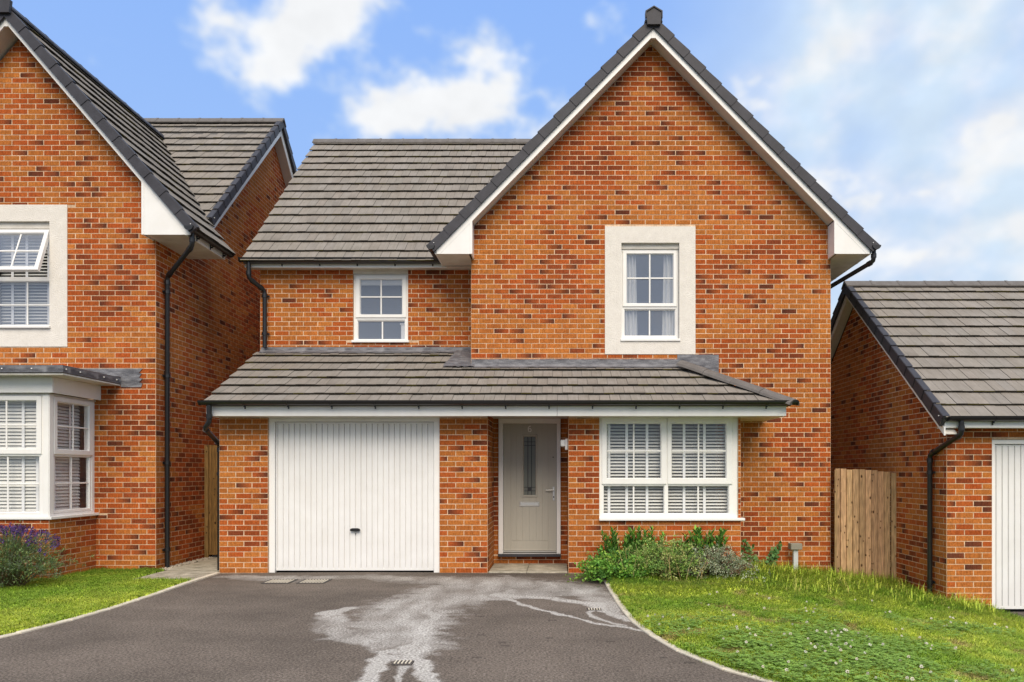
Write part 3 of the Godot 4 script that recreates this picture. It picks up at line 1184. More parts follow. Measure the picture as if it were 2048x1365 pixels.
func blind(f: Transform3D, r: Rect2, tapes: Array, tilt: float, label: String, pitch := 0.046, slope_at := 0.0) -> void:
	var t := thing("window_blind", label, "blind", f * Vector3(r.get_center().x, r.position.y, 0), "slatted blinds behind the windows")
	var head := MB.new()
	head.box(Vector3(r.position.x, r.end.y - 0.05, -0.03), Vector3(r.end.x, r.end.y, 0.025), 0.004, f)
	obj("headrail", head, M.blind, t)
	var slat := MB.new()
	var half := (r.size.x) * 0.5
	var pts := []
	for i in 5:
		var z := lerpf(-0.024, 0.024, i / 4.0)
		pts.append(Vector2(z, 0.0025 * (1.0 - pow(z / 0.024, 2.0))))
	var turn := Transform3D(f.basis * Basis(Vector3.RIGHT, tilt), Vector3.ZERO)
	for i in 4:
		var a: Vector2 = pts[i]
		var b: Vector2 = pts[i + 1]
		slat.quad(turn * Vector3(-half, a.y, a.x), turn * Vector3(half, a.y, a.x), turn * Vector3(half, b.y, b.x), turn * Vector3(-half, b.y, b.x), turn.basis.y)
		slat.quad(turn * Vector3(-half, a.y - 0.002, a.x), turn * Vector3(half, a.y - 0.002, a.x), turn * Vector3(half, b.y - 0.002, b.x), turn * Vector3(-half, b.y - 0.002, b.x), -turn.basis.y)
	var m := slat.mesh()
	var y := r.position.y + 0.03
	while y < r.end.y - 0.055:
		var o := MeshInstance3D.new()
		o.mesh = m
		o.material_override = M.blind
		o.position = f * Vector3(r.get_center().x, y, rng.randf_range(-0.001, 0.001))
		hang(o, "slat", t)
		y += pitch
	for x in tapes:
		var mb := MB.new()
		mb.box(Vector3(x - 0.019, r.position.y, 0.027), Vector3(x + 0.019, r.end.y - 0.03, 0.028), 0.0, f)
		obj("ladder_tape", mb, M.tape, t)


func curtain(f: Transform3D, x0: float, x1: float, y0: float, y1: float, gather: float, label: String) -> void:
	var mb := MB.new()
	var n := 60
	var rows := 8
	var at := func(i: int, k: int) -> Vector3:
		var u := float(i) / n
		var v := float(k) / rows
		var x := lerpf(x0, x1, u) + gather * (1.0 - v) * u * u
		return f * Vector3(x, lerpf(y0, y1, v), sin(u * 26.0 + sin(v * 2.0)) * 0.03 + sin(u * 11.0) * 0.015)
	for i in n:
		for k in rows:
			var a: Vector3 = at.call(i, k)
			var b: Vector3 = at.call(i + 1, k)
			var c: Vector3 = at.call(i + 1, k + 1)
			var d: Vector3 = at.call(i, k + 1)
			var nn := (b - a).cross(d - a).normalized()
			if nn.dot(f.basis.z) < 0:
				nn = -nn
			mb.quad(a, b, c, d, nn)
	var o := obj("curtain", mb, M.curtain)
	tag(o, label, "curtain", "curtains in the gable window")


# ---------------------------------------------------------------- doors

func garage_door(house: Node3D, d: float, frame: Rect2, leaf: Rect2, ribs: int, handle: bool) -> void:
	var g := Node3D.new()
	g.position = V(frame.get_center().x, frame.position.y, d)
	hang(g, "garage_door", house)
	var f := facing(d)
	var fr := MB.new()
	fr.box(Vector3(frame.position.x, leaf.end.y, -0.09), Vector3(frame.end.x, frame.end.y, 0.0), 0.004, f)
	fr.box(Vector3(frame.position.x, frame.position.y, -0.09), Vector3(leaf.position.x, leaf.end.y, 0.0), 0.004, f)
	fr.box(Vector3(leaf.end.x, frame.position.y, -0.09), Vector3(frame.end.x, leaf.end.y, 0.0), 0.004, f)
	obj("frame", fr, M.white_plastic, g)
	# the leaf: a pressed sheet with upright ribs
	var mb := MB.new()
	var gap := 0.006
	var x0 := leaf.position.x + gap
	var x1 := leaf.end.x - gap
	var y0 := leaf.position.y + 0.022
	var y1 := leaf.end.y - gap
	var back := -0.035
	var prof := [Vector2(x0, back - 0.02), Vector2(x0, back)]
	var pitch := (x1 - x0 - 0.03) / ribs
	for i in ribs:
		var a := x0 + 0.015 + pitch * i
		prof.append_array([Vector2(a + 0.002, back), Vector2(a + 0.006, back - 0.018), Vector2(a + 0.012, back - 0.018), Vector2(a + 0.018, back + 0.001), Vector2(a + pitch - 0.002, back + 0.001)])
	prof.append_array([Vector2(x1, back), Vector2(x1, back - 0.02)])
	var ya := y0 + 0.035
	for i in prof.size() - 1:
		var a: Vector2 = prof[i]
		var b: Vector2 = prof[i + 1]
		var nn := Vector3(-(b.y - a.y), 0, b.x - a.x).normalized()
		mb.quad(f * Vector3(a.x, ya, a.y), f * Vector3(b.x, ya, b.y), f * Vector3(b.x, y1 - 0.02, b.y), f * Vector3(a.x, y1 - 0.02, a.y), nn)
	mb.box(Vector3(x0, y0, back - 0.03), Vector3(x1, ya, back + 0.002), 0.003, f)
	mb.box(Vector3(x0, y1 - 0.02, back - 0.03), Vector3(x1, y1, back + 0.002), 0.003, f)
	obj("leaf", mb, M.garage_paint, g)
	var dk := MB.new()
	dk.box(Vector3(leaf.position.x - 0.02, leaf.position.y - 0.02, -0.14), Vector3(leaf.end.x + 0.02, leaf.end.y + 0.02, -0.1), 0.0, f)
	obj("shut_panel", dk, M.dark, g)
	if handle:
		var h := MB.new()
		var c := Vector3(-2.876, 0.612, back)
		var poly := PackedVector2Array([Vector2(-0.072, -0.012), Vector2(-0.058, -0.024), Vector2(0.058, -0.024), Vector2(0.072, -0.012), Vector2(0.064, 0.008), Vector2(0.04, 0.018), Vector2(-0.04, 0.018), Vector2(-0.064, 0.008)])
		var fh := f
		fh.origin += f * c - f.origin
		h.prism(poly, 0.02, 0.045, fh)
		h.tube([fh * Vector3(0, 0, 0.0), fh * Vector3(0, 0, 0.03)], 0.014)
		var hn := obj("handle", h, M.black_plastic, g)
		var k := MB.new()
		k.tube([fh * Vector3(0, -0.048, 0.0), fh * Vector3(0, -0.048, 0.012)], 0.014)
		obj("lock_barrel", k, M.steel, g)
		var k2 := MB.new()
		k2.box(Vector3(-0.003, -0.066, 0.012), Vector3(0.003, -0.05, 0.02), 0.0, fh)
		obj("keyhole_cover", k2, M.black_plastic, g)


func front_door(house: Node3D) -> void:
	var d := 12.25
	var f := facing(d)
	var g := Node3D.new()
	g.position = V(-0.445, 0.16, d)
	hang(g, "front_door", house)
	var fr := MB.new()
	var l := -0.922
	var r := 0.034
	fr.box(Vector3(l, 0.165, -0.08), Vector3(l + 0.072, 2.17, 0.0), 0.005, f)
	fr.box(Vector3(r - 0.062, 0.165, -0.08), Vector3(r, 2.17, 0.0), 0.005, f)
	fr.box(Vector3(l, 2.17, -0.08), Vector3(r, 2.245, 0.0), 0.005, f)
	obj("frame", fr, M.white_plastic, g)
	var x0 := l + 0.076
	var x1 := r - 0.066
	var hole := rect(-0.532, 1.072, -0.354, 1.968)
	var leaf := MB.new()
	var h := -0.03
	for s in [rect(x0, 0.215, hole.position.x, 2.166), rect(hole.end.x, 0.215, x1, 2.166), rect(hole.position.x, 0.215, hole.end.x, hole.position.y), rect(hole.position.x, hole.end.y, hole.end.x, 2.166)]:
		leaf.box(Vector3(s.position.x, s.position.y, h - 0.044), Vector3(s.end.x, s.end.y, h - 0.004), 0.0, f)
	obj("leaf", leaf, M.door_paint, g)
	# boards of the leaf: raised strips with grooves between them; a plain rail at the foot
	var xs := [x0, x0 + 0.115, x0 + 0.205, x0 + 0.295, x0 + 0.40, x0 + 0.505, x0 + 0.60, x0 + 0.69, x1]
	var clear := hole.grow(0.032)
	for i in xs.size() - 1:
		var a: float = xs[i] + 0.0022
		var b: float = xs[i + 1] - 0.0022
		if i == 0 or i == xs.size() - 2:
			a = x0 if i == 0 else a
			b = x1 if i > 0 else b
			var st := MB.new()
			st.box(Vector3(a, 0.215, h - 0.004), Vector3(b, 2.166, h), 0.002, f)
			obj("board", st, M.door_paint, g)
			continue
		if b > clear.position.x and a < clear.end.x:
			var lower := MB.new()
			lower.box(Vector3(a, 0.372, h - 0.004), Vector3(b, clear.position.y, h), 0.002, f)
			obj("board", lower, M.door_paint, g)
			var upper := MB.new()
			upper.box(Vector3(a, clear.end.y, h - 0.004), Vector3(b, 2.166, h), 0.002, f)
			obj("board", upper, M.door_paint, g)
			var aside := []
			if a < clear.position.x:
				aside.append([a, clear.position.x])
			if b > clear.end.x:
				aside.append([clear.end.x, b])
			for s in aside:
				if s[1] - s[0] > 0.004:
					var bit := MB.new()
					bit.box(Vector3(s[0], clear.position.y, h - 0.004), Vector3(s[1], clear.end.y, h), 0.0, f)
					obj("board", bit, M.door_paint, g)
		else:
			var bd := MB.new()
			bd.box(Vector3(a, 0.372, h - 0.004), Vector3(b, 2.166, h), 0.002, f)
			obj("board", bd, M.door_paint, g)
	var rail := MB.new()
	rail.box(Vector3(xs[1] + 0.0022, 0.215, h - 0.004), Vector3(xs[7] - 0.0022, 0.368, h), 0.002, f)
	obj("foot_rail", rail, M.door_paint, g)
	var cas := MB.new()
	cas.ring(clear, hole, h + 0.014, h - 0.004, h - 0.02, 0.014, f)
	obj("glass_surround", cas, M.door_paint, g)
	var gl := MB.new()
	gl.box(Vector3(hole.position.x, hole.position.y, h - 0.03), Vector3(hole.end.x, hole.end.y, h - 0.012), 0.0, f)
	obj("glass_panel", gl, M.obscure_glass, g)
	var cx := hole.get_center().x
	var z := h - 0.011
	for bar in [rect(cx - 0.033, hole.position.y, cx - 0.023, hole.end.y), rect(cx + 0.023, hole.position.y, cx + 0.033, hole.end.y)]:
		var mb := MB.new()
		mb.box(Vector3(bar.position.x, bar.position.y, z), Vector3(bar.end.x, bar.end.y, z + 0.004), 0.0, f)
		obj("lead_strip", mb, M.leaded, g)
	for y in [1.13, 1.185, 1.83, 1.885]:
		var mb := MB.new()
		mb.box(Vector3(hole.position.x, y, z), Vector3(cx - 0.033, y + 0.009, z + 0.0035), 0.0, f)
		mb.box(Vector3(cx - 0.023, y, z), Vector3(cx + 0.023, y + 0.009, z + 0.0035), 0.0, f)
		mb.box(Vector3(cx + 0.033, y, z), Vector3(hole.end.x, y + 0.009, z + 0.0035), 0.0, f)
		obj("lead_strip", mb, M.leaded, g)
	var sq := MB.new()
	sq.box(Vector3(cx - 0.0225, 1.1395, z), Vector3(cx + 0.0225, 1.1845, z + 0.002), 0.0, f)
	obj("dark_square", sq, M.leaded, g)
	# letter plate
	var lp := MB.new()
	lp.ring(rect(-0.60, 0.895, -0.292, 0.968), rect(-0.583, 0.912, -0.309, 0.951), h + 0.012, h + 0.004, h, 0.006, f)
	var lpn := obj("letter_plate", lp, M.steel, g)
	var fl := MB.new()
	fl.box(Vector3(-0.583, 0.912, h), Vector3(-0.309, 0.951, h + 0.007), 0.002, f)
	obj("flap", fl, M.steel, lpn)
	# handle on its backplate
	var bp := MB.new()
	bp.box(Vector3(-0.092, 0.985, h), Vector3(-0.056, 1.20, h + 0.011), 0.006, f)
	obj("backplate", bp, M.steel, g)
	var lv := MB.new()
	lv.tube([f * Vector3(-0.074, 1.15, h + 0.01), f * Vector3(-0.074, 1.15, h + 0.05)], 0.011)
	lv.tube([f * Vector3(-0.07, 1.15, h + 0.05), f * Vector3(-0.13, 1.148, h + 0.055), f * Vector3(-0.195, 1.146, h + 0.048)], [0.011, 0.0095, 0.008])
	obj("lever_handle", lv, M.steel, g)
	var ky := MB.new()
	ky.tube([f * Vector3(-0.074, 1.04, h + 0.01), f * Vector3(-0.074, 1.04, h + 0.02)], 0.011)
	obj("lock_barrel", ky, M.dark, g)
	var plug := MB.new()
	plug.box(Vector3(-0.092, 1.645, h), Vector3(-0.072, 1.66, h + 0.004), 0.001, f)
	obj("cover_cap", plug, M.leaded, g)
	# the house number
	var tm := TextMesh.new()
	var font := SystemFont.new()
	font.font_names = PackedStringArray(["Droid Sans"])
	tm.font = font
	tm.text = "6"
	tm.font_size = 32
	tm.pixel_size = 0.0040
	tm.depth = 0.006
	var o := MeshInstance3D.new()
	o.mesh = tm
	o.material_override = M.white_plastic
	o.position = f * Vector3(-0.443, 2.083, h + 0.004)
	hang(o, "door_number", g)
	# threshold and dark sill under the door
	var th := MB.new()
	th.box(Vector3(x0 - 0.004, 0.196, -0.06), Vector3(x1 + 0.004, 0.212, 0.004), 0.003, f)
	th.box(Vector3(x0 - 0.004, 0.166, -0.06), Vector3(x1 + 0.004, 0.185, 0.012), 0.003, f)
	obj("threshold", th, M.steel, g)
	var si := MB.new()
	si.box(Vector3(l - 0.004, 0.128, -0.06), Vector3(r + 0.004, 0.163, 0.06), 0.005, f)
	obj("sill", si, M.slate_plastic, g)
	var bk := MB.new()
	bk.box(Vector3(l + 0.02, 0.17, -0.13), Vector3(r - 0.02, 2.24, -0.1), 0.0, f)
	obj("hall_panel", bk, M.dark, g)


# ---------------------------------------------------------------- the ground

func height(x: float) -> float:
	return -0.4 * pow(clampf((x - 0.8) / 4.8, 0, 1), 1.8)


func along(table: Array, d: float) -> float:
	if d >= table[0].x:
		return table[0].y
	for i in table.size() - 1:
		if d >= table[i + 1].x:
			return lerpf(table[i].y, table[i + 1].y, (table[i].x - d) / (table[i].x - table[i + 1].x))
	return table[-1].y


var LEFT_EDGE := [Vector2(11.3, -4.78), Vector2(10.2, -4.745), Vector2(9.4, -4.69), Vector2(8.0, -4.64), Vector2(7.3, -4.69), Vector2(6.8, -4.79), Vector2(6.0, -5.02), Vector2(5.0, -5.5), Vector2(3.5, -6.6), Vector2(2.2, -8.0)]
var RIGHT_EDGE := [Vector2(11.4, 0.60), Vector2(8.9, 0.645), Vector2(7.7, 0.70), Vector2(7.2, 0.76), Vector2(6.7, 0.86), Vector2(6.3, 0.97), Vector2(6.0, 1.07), Vector2(5.6, 1.29), Vector2(5.4, 1.43), Vector2(4.9, 1.95), Vector2(4.4, 2.75), Vector2(3.8, 4.1), Vector2(3.0, 6.0), Vector2(2.2, 8.0)]


func ground() -> void:
	# the earth under everything, out to the horizon
	var mb := MB.new()
	var xs := [-400.0, -60.0, -20.0, -10.0, -6.0, -4.0, -2.0, 0.0, 0.8, 1.2, 1.6, 2.0, 2.5, 3.0, 3.5, 4.0, 4.5, 5.0, 5.6, 10.0, 20.0, 60.0, 400.0]
	var ds := [-400.0, -60.0, -10.0, 2.0, 4.0, 6.0, 8.0, 10.0, 12.0, 20.0, 60.0, 400.0]
	for i in xs.size() - 1:
		for k in ds.size() - 1:
			var a := V(xs[i], height(xs[i]) - 0.012, ds[k])
			var b := V(xs[i + 1], height(xs[i + 1]) - 0.012, ds[k])
			var c := V(xs[i + 1], height(xs[i + 1]) - 0.012, ds[k + 1])
			var e := V(xs[i], height(xs[i]) - 0.012, ds[k + 1])
			mb.quad(a, b, c, e, Vector3((height(xs[i]) - height(xs[i + 1])) / (xs[i + 1] - xs[i]), 1, 0).normalized())
	obj("ground", mb, M.soil, null, "structure")
	# the drive
	var dm := ArrayMesh.new()
	var st := SurfaceTool.new()
	st.begin(Mesh.PRIMITIVE_TRIANGLES)
	var rows := 60
	var cols := 14
	for i in rows:
		for k in cols:
			var q := []
			for s in [[0, 0], [1, 0], [1, 1], [0, 1]]:
				var d := lerpf(11.32, 2.2, (i + s[1]) / float(rows))
				var x := lerpf(along(LEFT_EDGE, d), along(RIGHT_EDGE, d), (k + s[0]) / float(cols))
				q.append(V(x, height(x) + 0.002 + 0.004 * sin(x * 1.3 + d), d))
			for t in [0, 1, 2, 0, 2, 3]:
				var p: Vector3 = q[t]
				st.set_normal(Vector3.UP)
				st.set_uv(Vector2((p.x - DRIVE.position.x) / DRIVE.size.x, (-p.z - DRIVE.position.y) / DRIVE.size.y))
				st.set_uv2(Vector2(p.x, p.z) * 1.1)
				st.add_vertex(p)
	st.index()
	st.commit(dm)
	var drive := MeshInstance3D.new()
	drive.mesh = dm
	drive.material_override = M.drive_asphalt
	hang(drive, "driveway", null, "structure")
	# the neighbour's drive and the road behind
	var nb := MB.new()
	nb.quad(V(5.6, -0.396, 10.4), V(9.5, -0.396, 10.4), V(9.5, -0.396, 3.0), V(5.6, -0.396, 3.0), Vector3.UP)
	obj("driveway", nb, M.asphalt, null, "structure")
	var rd := MB.new()
	rd.quad(V(-40, 0.0, 2.2), V(0.8, 0.0, 2.2), V(0.8, 0.0, -4.5), V(-40, 0.0, -4.5), Vector3.UP)
	for i in range(8, 18):
		rd.quad(V(xs[i], height(xs[i]) - 0.002, 2.2), V(xs[i + 1], height(xs[i + 1]) - 0.002, 2.2), V(xs[i + 1], height(xs[i + 1]) - 0.002, -4.5), V(xs[i], height(xs[i]) - 0.002, -4.5), Vector3.UP)
	rd.quad(V(5.6, -0.402, 2.2), V(40, -0.402, 2.2), V(40, -0.402, -4.5), V(5.6, -0.402, -4.5), Vector3.UP)
	obj("road", rd, M.asphalt, null, "structure")
	# edging stones either side of the drive
	for side in 2:
		var table: Array = LEFT_EDGE if side == 0 else RIGHT_EDGE
		var k := Node3D.new()
		var d0 := 11.2 if side == 0 else 11.1
		k.position = V(along(table, d0), 0, d0)
		hang(k, "kerb", null, "structure")
		var pts := []
		var d := d0
		while d > 2.6:
			var x := along(table, d)
			pts.append(V(x, height(x), d))
			var slope := absf(along(table, d - 0.2) - x) / 0.2
			d -= 0.6 / sqrt(1.0 + slope * slope)
		for i in pts.size() - 1:
			var e := MB.new()
			var a: Vector3 = pts[i]
			var b: Vector3 = pts[i + 1]
			var dir := (b - a).normalized()
			var across := dir.cross(Vector3.UP).normalized()
			var f := Transform3D(Basis(dir, Vector3.UP, across), a)
			e.box(Vector3(0.002, -0.1, -0.031), Vector3((b - a).length() - 0.002, 0.022 + rng.randf_range(-0.003, 0.003), 0.031), 0.007, f)
			obj("edging_stone", e, M.kerb, k)
	# paving: side path and the slabs under the porch
	var path := Node3D.new()
	path.position = V(-5.2, 0, 11.5)
	hang(path, "path", null, "structure")
	var row := 0
	var dd := 10.36
	while dd < 14.5:
		var cut := -5.20 if row & 1 else -5.16
		var left := -5.62 if dd < 11.5 else -5.68
		for s in [[left, cut], [cut, -4.815]]:
			var e := MB.new()
			e.box(V(s[0] + 0.003, -0.03, dd + 0.003), V(s[1] - 0.003, 0.016 + rng.randf_range(-0.003, 0.003), dd + 0.597), 0.004)
			obj("slab", e, M.slab, path)
		dd += 0.6
		row += 1
	for s in [[-0.99, -0.452], [-0.446, 0.128]]:
		var e := MB.new()
		e.box(V(s[0], -0.03, 11.26), V(s[1], 0.018, 12.29), 0.005)
		obj("slab", e, M.slab, path)
	# pale chippings along the neighbour's wall
	var chip := MB.new()
	chip.box(Vector3(-0.5, -0.5, -0.5), Vector3(0.5, 0.5, 0.5), 0.3)
	scatter("gravel", chip.mesh(), M.gravel, 700, func() -> Array:
		var d := rng.randf_range(11.5, 14.4)
		var x := rng.randf_range(-5.82, -5.69) if d > 11.6 else rng.randf_range(-5.85, -5.6)
		var s := rng.randf_range(0.01, 0.026)
		return [Transform3D(Basis.from_euler(Vector3(rng.randf() * 6, rng.randf() * 6, rng.randf() * 6)).scaled(Vector3(s, s * 0.8, s * 1.2)), V(x, 0.006 + rng.randf() * 0.012, d)), Color.WHITE])


func scatter(called: String, m: Mesh, material: Material, count: int, place: Callable, parent: Node3D = null) -> MultiMeshInstance3D:
	var mm := MultiMesh.new()
	mm.transform_format = MultiMesh.TRANSFORM_3D
	mm.use_colors = true
	mm.mesh = m
	var got := []
	for i in count:
		var t: Array = place.call()
		if not t.is_empty():
			got.append(t)
	mm.instance_count = got.size()
	var shift := where(parent) if parent else Vector3.ZERO
	for i in got.size():
		var x: Transform3D = got[i][0]
		x.origin -= shift
		mm.set_instance_transform(i, x)
		mm.set_instance_color(i, got[i][1])
	var o := MultiMeshInstance3D.new()
	o.multimesh = mm
	o.material_override = material
	o.name = numbered(called) if parent == null else called
	if parent:
		parent.add_child(o, true)
	else:
		add_child(o)
	o.set_meta("kind", "stuff")
	return o


func on_lawn(x: float, d: float) -> int:
	if x > along(RIGHT_EDGE, d) + 0.04 and d > 4.4:
		if x < 2.60 and d > 11.22:
			return 0
		if x < 4.14 and d > 12.07:
			return 0
		if x >= 4.14 and x < 5.05 and d > 12.0:
			return 0
		if x >= 5.0 and d > 10.35:
			return 0
		if x > 5.58:
			return 0
		return 2
	if x < along(LEFT_EDGE, d) - 0.04 and d > 5.6 and d < 11.5:
		if x < -6.65 and d > 10.44:
			return 0
		if x > -5.66 and d > 10.42:
			return 0
		return 1
	return 0


func in_view(x: float, y: float, d: float) -> bool:
	return d > 4.0 and absf(x / d + 0.058) < 0.70 + 0.8 / d and (y - 1.43) / d > -0.265 - 0.35 / d


func blade_mesh(blades: int, spread: float, tall: float, wide: float, lean: float) -> ArrayMesh:
	var mb := MB.new()
	for i in blades:
		var an := rng.randf() * TAU
		var base := Vector3(cos(an), 0, sin(an)) * spread * sqrt(rng.randf())
		var h := tall * rng.randf_range(0.5, 1.0)
		var turn := rng.randf() * TAU
		var dir := Vector3(cos(turn), 0, sin(turn))
		var side := Vector3(-sin(turn), 0, cos(turn)) * wide * rng.randf_range(0.7, 1.2) * 0.5
		var bend := lean * rng.randf_range(0.3, 1.3)
		var mid := base + Vector3.UP * h * 0.6 + dir * h * bend * 0.35
		var tip := base + Vector3.UP * h * (1.0 - bend * 0.3) + dir * h * bend
		var nn := (dir * 0.5 + Vector3.UP * 0.8).normalized()
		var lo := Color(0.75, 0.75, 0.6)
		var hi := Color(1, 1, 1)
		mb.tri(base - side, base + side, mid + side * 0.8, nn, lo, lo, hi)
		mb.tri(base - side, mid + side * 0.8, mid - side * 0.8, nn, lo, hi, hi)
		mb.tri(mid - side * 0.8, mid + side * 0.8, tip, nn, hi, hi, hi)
	return mb.mesh()


func lawns() -> void:
	var patch := FastNoiseLite.new()
	patch.seed = 19
	patch.frequency = 0.55
	patch.fractal_octaves = 3
	var kinds := []
	for i in 4:
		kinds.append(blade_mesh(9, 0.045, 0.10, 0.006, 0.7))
	var green := lin(0.42, 0.62, 0.075)
	var lime := lin(0.76, 0.84, 0.12)
	var straw := lin(0.66, 0.50, 0.20)
	var deep := lin(0.19, 0.38, 0.04)
	for kind in 4:
		for side in [1, 2]:
			var place := func() -> Array:
				var x := rng.randf_range(-9.0, -4.6) if side == 1 else rng.randf_range(0.6, 5.6)
				var d := rng.randf_range(6.0, 11.5) if side == 1 else rng.randf_range(4.4, 12.1)
				if on_lawn(x, d) != side or not in_view(x, 0, d):
					return []
				var p := patch.get_noise_2d(x, d)
				var q := patch.get_noise_2d(x * 3.0 + 50.0, d * 3.0)
				var c := green.lerp(lime, clampf(0.5 + 1.2 * p + 0.6 * q, 0, 1))
				var s := rng.randf_range(0.8, 1.2)
				if side == 2:
					var dry := patch.get_noise_2d(x * 2.2 + 9.0, d * 2.2 - 5.0)
					if dry > 0.29:
						c = c.lerp(straw, clampf((dry - 0.29) * 5.0, 0, 0.85))
						s *= 0.75
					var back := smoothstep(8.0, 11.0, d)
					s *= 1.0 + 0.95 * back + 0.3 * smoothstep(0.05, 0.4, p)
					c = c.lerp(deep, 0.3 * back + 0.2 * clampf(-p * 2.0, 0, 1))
				else:
					s *= 0.95
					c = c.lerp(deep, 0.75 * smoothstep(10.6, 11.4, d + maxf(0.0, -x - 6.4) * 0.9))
				var j := rng.randf_range(0.6, 1.35)
				var b := Basis(Vector3.UP, rng.randf() * TAU).scaled(Vector3(1, s, 1))
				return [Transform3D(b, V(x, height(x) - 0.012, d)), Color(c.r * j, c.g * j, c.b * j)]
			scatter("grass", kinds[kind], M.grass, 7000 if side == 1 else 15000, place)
	# longer, paler tufts near the fence and the walls
	var tall := blade_mesh(10, 0.06, 0.32, 0.0062, 0.7)
	scatter("grass", tall, M.grass, 3200, func() -> Array:
		var x := rng.randf_range(2.3, 5.3)
		var d := rng.randf_range(9.6, 12.0)
		if on_lawn(x, d) != 2:
			return []
		var near_wall := 1.0 - smoothstep(0.0, 0.9, minf(12.0 - d, 99.0) if x < 5.0 else minf(5.1 - x + 0.3, 99.0))
		if rng.randf() > 0.12 + 0.6 * near_wall:
			return []
		var s := rng.randf_range(0.6, 1.2)
		var c := green.lerp(lime, rng.randf()).lerp(straw, 0.6 if rng.randf() < 0.15 else 0.0)
		return [Transform3D(Basis(Vector3.UP, rng.randf() * TAU).scaled(Vector3(1, s, 1)), V(x, height(x) - 0.012, d)), c])
	# dead thatch lying in tufts
	var thatch := blade_mesh(16, 0.06, 0.05, 0.004, 1.6)
	scatter("dry_grass", thatch, M.grass, 2600, func() -> Array:
		var x := rng.randf_range(0.7, 5.5)
		var d := rng.randf_range(4.6, 10.5)
		if on_lawn(x, d) != 2 or not in_view(x, 0, d) or patch.get_noise_2d(x * 2.6 + 70.0, d * 2.6) < 0.27:
			return []
		var c := straw.lerp(lin(0.42, 0.24, 0.08), rng.randf() * 0.5)
		return [Transform3D(Basis(Vector3.UP, rng.randf() * TAU), V(x, height(x) + 0.02, d)), c])
	# white clover through the near half of the lawn
	var clover := MB.new()
	for i in 5:
		var an := rng.randf() * TAU
		var c := Vector3(cos(an), 0, sin(an)) * 0.035 * rng.randf() + Vector3.UP * rng.randf_range(0.05, 0.085)
		for k in 3:
			var t := an + TAU * k / 3.0
			clover.leaf(c, Vector3(cos(t), 0.12, sin(t)).normalized(), Vector3.UP, 0.017, 0.016, Color.WHITE, 0.2)
	var in_clover := func(x: float, d: float) -> bool:
		var e := Vector2((x - 2.0) / 1.25, (d - 6.3) / 1.35).length() + 0.8 * patch.get_noise_2d(x * 1.7 + 30.0, d * 1.7)
		var e2 := Vector2((x - 3.9) / 0.9, (d - 8.0) / 0.55).length() + 0.8 * patch.get_noise_2d(x * 2.0, d * 2.0 + 8.0)
		return e < 0.95 * rng.randf_range(0.45, 1.25) or e2 < 0.6 * rng.randf_range(0.3, 1.3)
	scatter("clover", clover.mesh(), M.leaf, 11000, func() -> Array:
		var x := rng.randf_range(0.7, 5.0)
		var d := rng.randf_range(4.5, 9.0)
		if on_lawn(x, d) != 2 or not in_view(x, 0, d) or not in_clover.call(x, d):
			return []
		var s := rng.randf_range(0.8, 1.3)
		var j := rng.randf_range(0.7, 1.3)
		return [Transform3D(Basis(Vector3.UP, rng.randf() * TAU).scaled(Vector3(s, s, s)), V(x, height(x) - 0.01, d)), Color(0.24 * j, 0.40 * j, 0.075 * j)])
	var head := MB.new()
	for i in 26:
		var z := 1.0 - (i + 0.5) / 26.0 * 1.7
		var an := i * 2.4
		var dir := Vector3(cos(an) * sqrt(1 - z * z), z, sin(an) * sqrt(1 - z * z))
		head.leaf(Vector3(0, 0.105, 0) + dir * 0.004, dir, dir.cross(Vector3(0.3, 0.2, 0.9)).normalized(), 0.0095, 0.0062, Color(0.80, 0.77, 0.68), 0.3)
	scatter("clover_flowers", head.mesh(), M.petal, 1500, func() -> Array:
		var x := rng.randf_range(0.7, 5.4)
		var d := rng.randf_range(4.5, 9.6)
		if on_lawn(x, d) != 2 or not in_view(x, 0, d):
			return []
		var inside: bool = in_clover.call(x, d)
		if (inside and rng.randf() > 0.5) or (not inside and rng.randf() > 0.012):
			return []
		var s := rng.randf_range(0.75, 1.15)
		return [Transform3D(Basis(Vector3.UP, rng.randf() * TAU).scaled(Vector3(s, s, s)), V(x, height(x), d)), Color(1, 1, 1).lerp(Color(0.9, 0.72, 0.62), rng.randf() * 0.4)])


# ---------------------------------------------------------------- plants

func rand_dir(up := 0.3) -> Vector3:
	var d := Vector3(rng.randfn(), rng.randfn() + up, rng.randfn())
	return d.normalized() if d.length() > 0.01 else Vector3.UP


